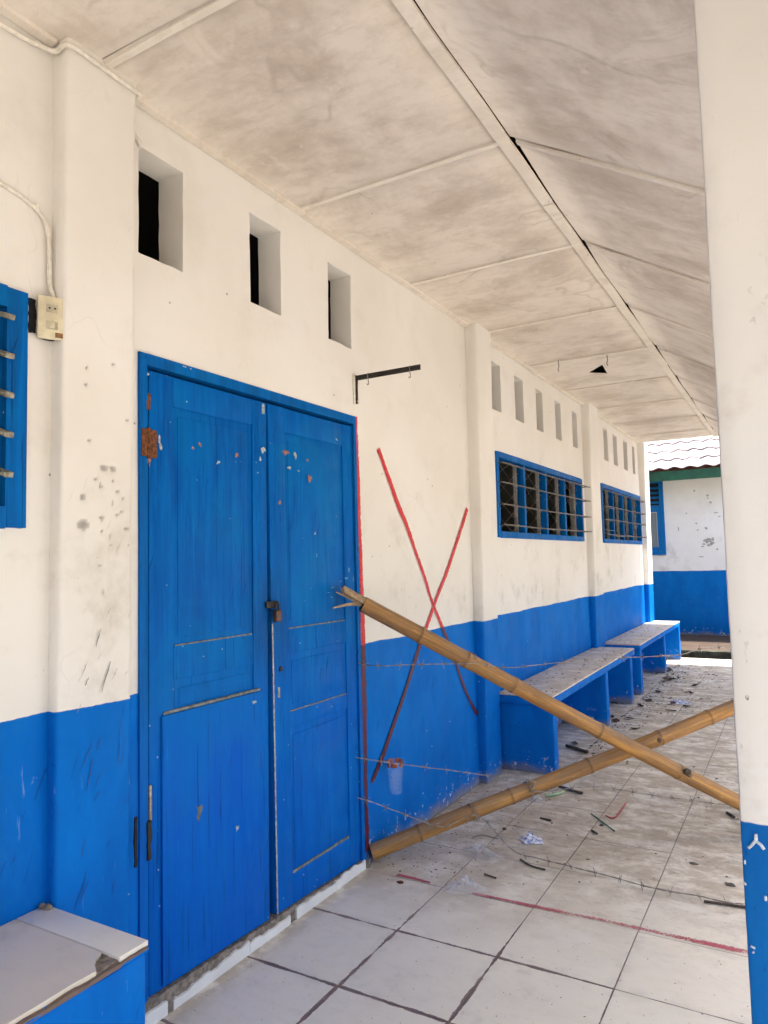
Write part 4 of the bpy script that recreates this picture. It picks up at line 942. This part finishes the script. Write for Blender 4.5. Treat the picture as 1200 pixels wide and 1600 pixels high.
# its window: louvred vent above, glazed sash below
def far(px, py): return onp(px, py, 1, FY - .02)
xr = far(1041, 867).x; xl = xr - .95; zt = 2.72; zbm = far(1041, 867).z; zm = far(1030, 792).z
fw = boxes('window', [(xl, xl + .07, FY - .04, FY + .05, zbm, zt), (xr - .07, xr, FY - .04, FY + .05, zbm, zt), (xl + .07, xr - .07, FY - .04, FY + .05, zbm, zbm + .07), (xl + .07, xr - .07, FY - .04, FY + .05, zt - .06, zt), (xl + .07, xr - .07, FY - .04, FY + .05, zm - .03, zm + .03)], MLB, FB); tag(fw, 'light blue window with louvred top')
plainbox('vent_back', xl + .07, xr - .07, FY - .006, FY - .003, zm + .03, zt - .06, MBK, fw)
for k in range(4):
    z = zm + .09 + k * (zt - zm - .12) / 4.2; hull('vent_slat', [(xl + .071, FY - .035, z - .03), (xr - .071, FY - .035, z - .03), (xr - .071, FY - .008, z), (xl + .071, FY - .008, z), (xl + .071, FY - .035, z - .018), (xr - .071, FY - .035, z - .018), (xr - .071, FY - .008, z + .012), (xl + .071, FY - .008, z + .012)], MLB, fw)
sash = boxes('sash', [(xl + .071, xl + .12, FY - .03, FY - .005, zbm + .071, zm - .031), (xr - .12, xr - .071, FY - .03, FY - .005, zbm + .071, zm - .031), (xl + .12, xr - .12, FY - .03, FY - .005, zbm + .071, zbm + .14), (xl + .12, xr - .12, FY - .03, FY - .005, zm - .09, zm - .031)], MLB, fw)
tg = NT('window_glass', .06, .6); plainbox('pane', xl + .12, xr - .12, FY - .018, FY - .012, zbm + .14, zm - .09, tg.done((.22, .25, .27)), fw)
for (ax_, a_, b_, c_, d_) in ((0, xl + .12, xr - .12, zm - .10, zm - .09),): plainbox('glazing_bead', a_, b_, FY - .024, FY - .019, c_, d_, MCB, fw)
plainbox('glazing_bead', xr - .13, xr - .12, FY - .024, FY - .019, zbm + .14, zm - .10, MCB, fw)
# scuffed plaster on that wall
MSCF = flat('bare_cement', (.46, .45, .44), .9, 0, .4, 60)
for (px, py, w_, h_) in [(1104, 846, 5, 4), (1109, 843, 5, 3), (1112, 848, 4, 4), (1107, 852, 5, 3), (1100, 850, 3, 2), (1098, 854, 3, 1.5), (1114, 842, 3, 4), (1119, 801, 4, 1.5), (1124, 807, 2, 1.5), (1105, 774, 2, 2), (1110, 785, 2, 2), (1106, 778, 1.5, 1.5), (1085, 767, 2, 1.5), (1103, 825, 2.5, 2.5), (1090, 828, 2, 2), (1088, 818, 1.5, 1.5), (1121, 858, 2, 2), (1072, 802, 1.5, 1.5), (1060, 826, 1, 5), (1095, 870, 4, 1)]:
    c = onp(px, py, 1, FY - .0065); k = 0; n = 8; V = []; F = []
    for i in range(n): t = 2 * math.pi * i / n; r = R.uniform(.4, 1.2); V.append((c.x + math.cos(t) * r * w_ * .0105, FY - .0065, c.z + math.sin(t) * r * h_ * .0105))
    mesh('plaster_scuff', V, [tuple(range(n))], MSCF, FB)

# ------------------------------------------------------------------ litter on the floor
cup = thing('plastic_cup', tuple(wl(617, 1235, .055)), 'crushed clear plastic cup with orange rim label caught on the middle wire', 'cup')
cc = wl(618, 1213, .058); bz = wl(620, 1237, .058).z; tz = wl(616, 1189, .058).z
V = []; F = []; n = 28; lv = 12
for j in range(lv + 1):
    f = j / lv; r = .034 + .013 * f
    for k in range(n):
        t = 2 * math.pi * k / n; q = r * (1 + .10 * mnoise.noise(Vector((math.cos(t) * 2, math.sin(t) * 2, f * 4)))); V.append((cc.x + math.cos(t) * q * .8, cc.y + math.sin(t) * q, bz + (tz - bz) * f))
for j in range(lv):
    for k in range(n): F.append((j * n + k, j * n + (k + 1) % n, (j + 1) * n + (k + 1) % n, (j + 1) * n + k))
F.append(tuple(range(n))); o = mesh('cup_body', V, F, MCUP, cup, True)
V = [(cc.x + (x - cc.x) * 1.03, cc.y + (y - cc.y) * 1.03, z + mnoise.noise(Vector((x, y, z)) * 60) * .006) for x, y, z in V[(lv - 3) * n:]]
mesh('label', V, [(j * n + k, j * n + (k + 1) % n, (j + 1) * n + (k + 1) % n, (j + 1) * n + k) for j in (1, 2) for k in range(n) if (k * 7) % 5 != 0], MORG, cup, True)

def crumple(name, c, rx, ry, h, mat, label, cat, seed, rot=0.0, n=16):
    V = []; F = []
    for j in range(n + 1):
        for i in range(n + 1):
            u, v = i / n * 2 - 1, j / n * 2 - 1; q = Vector((u * 2.2 + seed, v * 2.2, seed))
            e = 1 + .28 * mnoise.noise(Vector((u * 1.6, v * 1.6, seed + 9)))
            x, y = u * rx * e, v * ry * e; z = max(.0012, h * (1 - .55 * (u * u + v * v) ** .5) * (.55 + abs(mnoise.noise(q * 1.6)) * 1.6) * (1 - max(abs(u), abs(v)) ** 4))
            V.append((c[0] + x * math.cos(rot) - y * math.sin(rot), c[1] + x * math.sin(rot) + y * math.cos(rot), c[2] + z))
    for j in range(n):
        for i in range(n): a = j * (n + 1) + i; F.append((a, a + 1, a + n + 2, a + n + 1))
    o = mesh(name, V, F, mat); o.data.polygons.foreach_set('use_smooth', [R.random() < .5 for _ in F]); return tag(o, label, cat)
def F3(x, y): p = fl(x, y); return (p.x, p.y, .002)
crumple('plastic_bag', F3(727, 1392), .085, .040, .050, MCL, 'crumpled clear plastic bag lying by the red floor line', 'bag', 2.0, .3)
crumple('plastic_bag', F3(753, 1337), .10, .045, .040, MCL, 'flattened clear plastic bag near the lower bamboo pole', 'bag', 6.0, -.3)
crumple('snack_wrapper', F3(831, 1315), .052, .036, .034, MPAP, 'torn white and blue snack wrapper on the tiles', 'wrapper', 9.0, .4)
crumple('snack_wrapper', F3(1062, 1098), .075, .09, .03, MPAP, 'pale blue wrapper among the leaves by the far tile joint', 'wrapper', 13.0, .4)
crumple('paper_scrap', F3(833, 1250), .05, .04, .03, MCL, 'greyish scrap of film tucked under the rising bamboo', 'scrap', 17.0, .1)
def stick(name, a, b, r, mat, label, cat, mid=None, n=7):
    P = [Vector(F3(*a)) + Vector((0, 0, r)), Vector(F3(*b)) + Vector((0, 0, r))]
    if mid: P.insert(1, Vector(F3(*mid)) + Vector((0, 0, r)))
    P = spline(P, 6); return tag(tube(name, P, [r * (1 + .2 * mnoise.noise(p * 40)) for p in P], mat, None, n), label, cat)
stick('drinking_straw', (924, 1273), (960, 1300), .0035, MGRS, 'green drinking straw lying across a tile joint', 'straw')
stick('drinking_straw', (978, 1256), (947, 1276), .0035, MREDS, 'red bent straw beside the green one', 'straw', (961, 1279))
stick('twig', (873, 1231), (910, 1242), .008, MTWIG, 'thick dark stick beside the bamboo crossing wire', 'twig')
stick('plastic_spoon', (852, 1246), (880, 1240), .009, MLGR, 'pale green plastic strip under the rising bamboo', 'spoon', (868, 1244))
stick('twig', (813, 1345), (852, 1361), .0042, MTWIG, 'thin curved dark twig near the lowest wire', 'twig', (830, 1355))
stick('twig', (1100, 1411), (1168, 1421), .0055, MTWIG, 'long dark twig pointing to the near column', 'twig')
stick('twig', (1136, 1273), (1147, 1280), .008, MTWIG, 'short dark stub of wood near the near column', 'twig')
stick('twig', (844, 1280), (861, 1284), .005, MTWIG, 'small dark twig between wrapper and bamboo', 'twig')
stick('twig', (757, 1368), (775, 1374), .004, MTWIG, 'small dark twig beyond the clear plastic bag', 'twig')
stick('twig', (925, 1300), (933, 1305), .006, MTWIG, 'tiny dark stub beside the green straw', 'twig')
stick('twig', (885, 1168), (918, 1178), .012, MTWIG, 'dark stick lying behind the falling bamboo', 'twig')
stick('wire_offcut', (737, 1312), (778, 1312), .0022, MWI, 'loose rusty wire end by the lower bamboo', 'wire', (752, 1306))
o = chunk('pebble', F3(1141, 1383), .020, MPEB, None, 3.0, (1.1, .8, .3)); tag(o, 'flat grey pebble on the tiles near the column', 'pebble')
o = chunk('pebble', F3(1084, 1350), .016, MPEB, None, 6.0, (1.3, .7, .3)); tag(o, 'thin dark pebble on a dirty tile', 'pebble')
o = chunk('bottle_cap', F3(940, 1290), .012, MTWIG, None, 9.0, (1, 1, .5)); tag(o, 'dark round cap under the green straw', 'cap')
o = chunk('dry_berry', F3(625, 1379), .012, MRU, None, 2.0, (1.4, 1, .25)); tag(o, 'flat rust brown seed beside the red dash', 'seed')
o = chunk('dry_berry', F3(788, 1296), .010, MTWIG, None, 4.0, (1, 1, .8)); tag(o, 'small black berry beyond the wrapper', 'seed')
def leaf_mesh(seed, L=.07, W=.03):
    V = []; F = []; n = 7
    for i in range(n + 1):
        f = i / n; ww = W * math.sin(math.pi * min(1, f * .92 + .06)) ** .8
        for e in (-1, -.4, .4, 1): V.append(((f - .5) * L, e * ww, .002 + .012 * abs(e) * (.5 + mnoise.noise(Vector((seed, f * 2, e)))) + .006 * (f - .5) ** 2 * 4 * abs(math.sin(seed))))
    for i in range(n):
        for c in range(3): F.append((i * 4 + c, i * 4 + c + 1, i * 4 + 5 + c, i * 4 + 4 + c))
    me = bpy.data.meshes.new('dry_leaf'); me.from_pydata(V, [], F); me.polygons.foreach_set('use_smooth', [True] * len(F)); me.materials.append(MLEAF); return me
LM = [leaf_mesh(k * 1.9, .06 + .02 * (k % 3), .018 + .006 * (k % 2)) for k in range(5)]
clusters = {'small dark dry leaf on the tiles between nearest bench leg and bamboo': [(840, 1182), (850, 1184), (862, 1190)],
            'brown leaf scrap lying against the nearest leg of the first bench': [(898, 1163), (943, 1152)],
            'dark leaf in the recess under the first bench': [(955, 1098), (962, 1100), (957, 1121), (962, 1127)],
            'dry leaf out on the tiles beside the first bench': [(1001, 1104), (984, 1124), (993, 1140), (968, 1153)],
            'dark leaf lying next to the pale blue wrapper': [(1047, 1092), (1054, 1099), (1048, 1101), (1075, 1104), (1048, 1112)],
            'curled leaf on the tile joint in mid walkway': [(1072, 1082), (1080, 1084), (1086, 1072), (1093, 1068)],
            'single leaf on bare tile toward the open side': [(1096, 1093), (1108, 1092), (1117, 1056)],
            'reddish brown leaf heaped by the far bench leg': [(1042, 1056), (1047, 1059), (1052, 1055), (1040, 1060), (1060, 1060), (1044, 1050), (1043, 1063), (1046, 1047), (1050, 1062), (1037, 1066), (1056, 1066)],
            'dry leaf in the gap between the two far benches': [(1029, 1082), (1014, 1096)]}
k = 0
for lab, spots in clusters.items():
    for (x, y) in spots:
        o = link('dry_leaf', LM[k % 5]); p = fl(x, y); k += 1; o.location = (p.x, p.y, .001 + .004 * R.random()); o.rotation_euler = (R.uniform(-.2, .2), R.uniform(-.2, .2), R.uniform(0, 6.28)); s_ = R.uniform(.7, 1.5); o.scale = (s_, s_ * R.uniform(.7, 1.3), s_)
        tag(o, lab, 'leaf', 'dry leaves: ' + lab)
# grit and crumbs nobody could count
V = []; F = []
def crumb(x, y, z, r):
    k = len(V); el = R.uniform(1, 2.6); a = R.uniform(0, 3.14)
    for i in range(4):
        t = a + i * math.pi / 2; q = r * (el if i % 2 == 0 else 1) * R.uniform(.6, 1.1); V.append((x + math.cos(t) * q, y + math.sin(t) * q, z))
    V.append((x, y, z + r * R.uniform(.4, 1.0)))
    F.extend([(k, k + 1, k + 4), (k + 1, k + 2, k + 4), (k + 2, k + 3, k + 4), (k + 3, k, k + 4)])
for _ in range(1500):
    y = 2.75 + 7.3 * R.random() ** .8; x = R.uniform(.03, 1.9)
    if mnoise.noise(Vector((x * 1.6, y * 1.2, 4))) + R.uniform(-.35, .35) < .0: continue
    crumb(x, y, .0008, R.choice((.002, .0025, .003, .004, .006)) * (1 + .12 * (y - 3)))
for _ in range(260): crumb(R.uniform(.02, 1.6), R.uniform(1.6, 2.9), .0008, R.choice((.0012, .0016, .0022)))
for _ in range(240): crumb(R.uniform(.02, .5), R.uniform(2.9, 4.3), .0008, R.choice((.002, .003, .004)))
for _ in range(520):
    y = R.uniform(4.9, 10.0); crumb(.40 + abs(R.gauss(0, .16)), y, .0008, R.choice((.003, .004, .006, .009)))
for _ in range(230): crumb(R.uniform(.05, .37), R.uniform(4.7, 10.1), .5012, R.choice((.002, .003, .005, .007)))
tag(mesh('debris', V, F, flat('dead_leaf_crumbs', (0.13, 0.09, 0.06), 0.9, 0, 0.6, 3)), 'dark grit and crumbs of dead leaves strewn over floor and benches', 'debris', None, 'stuff')
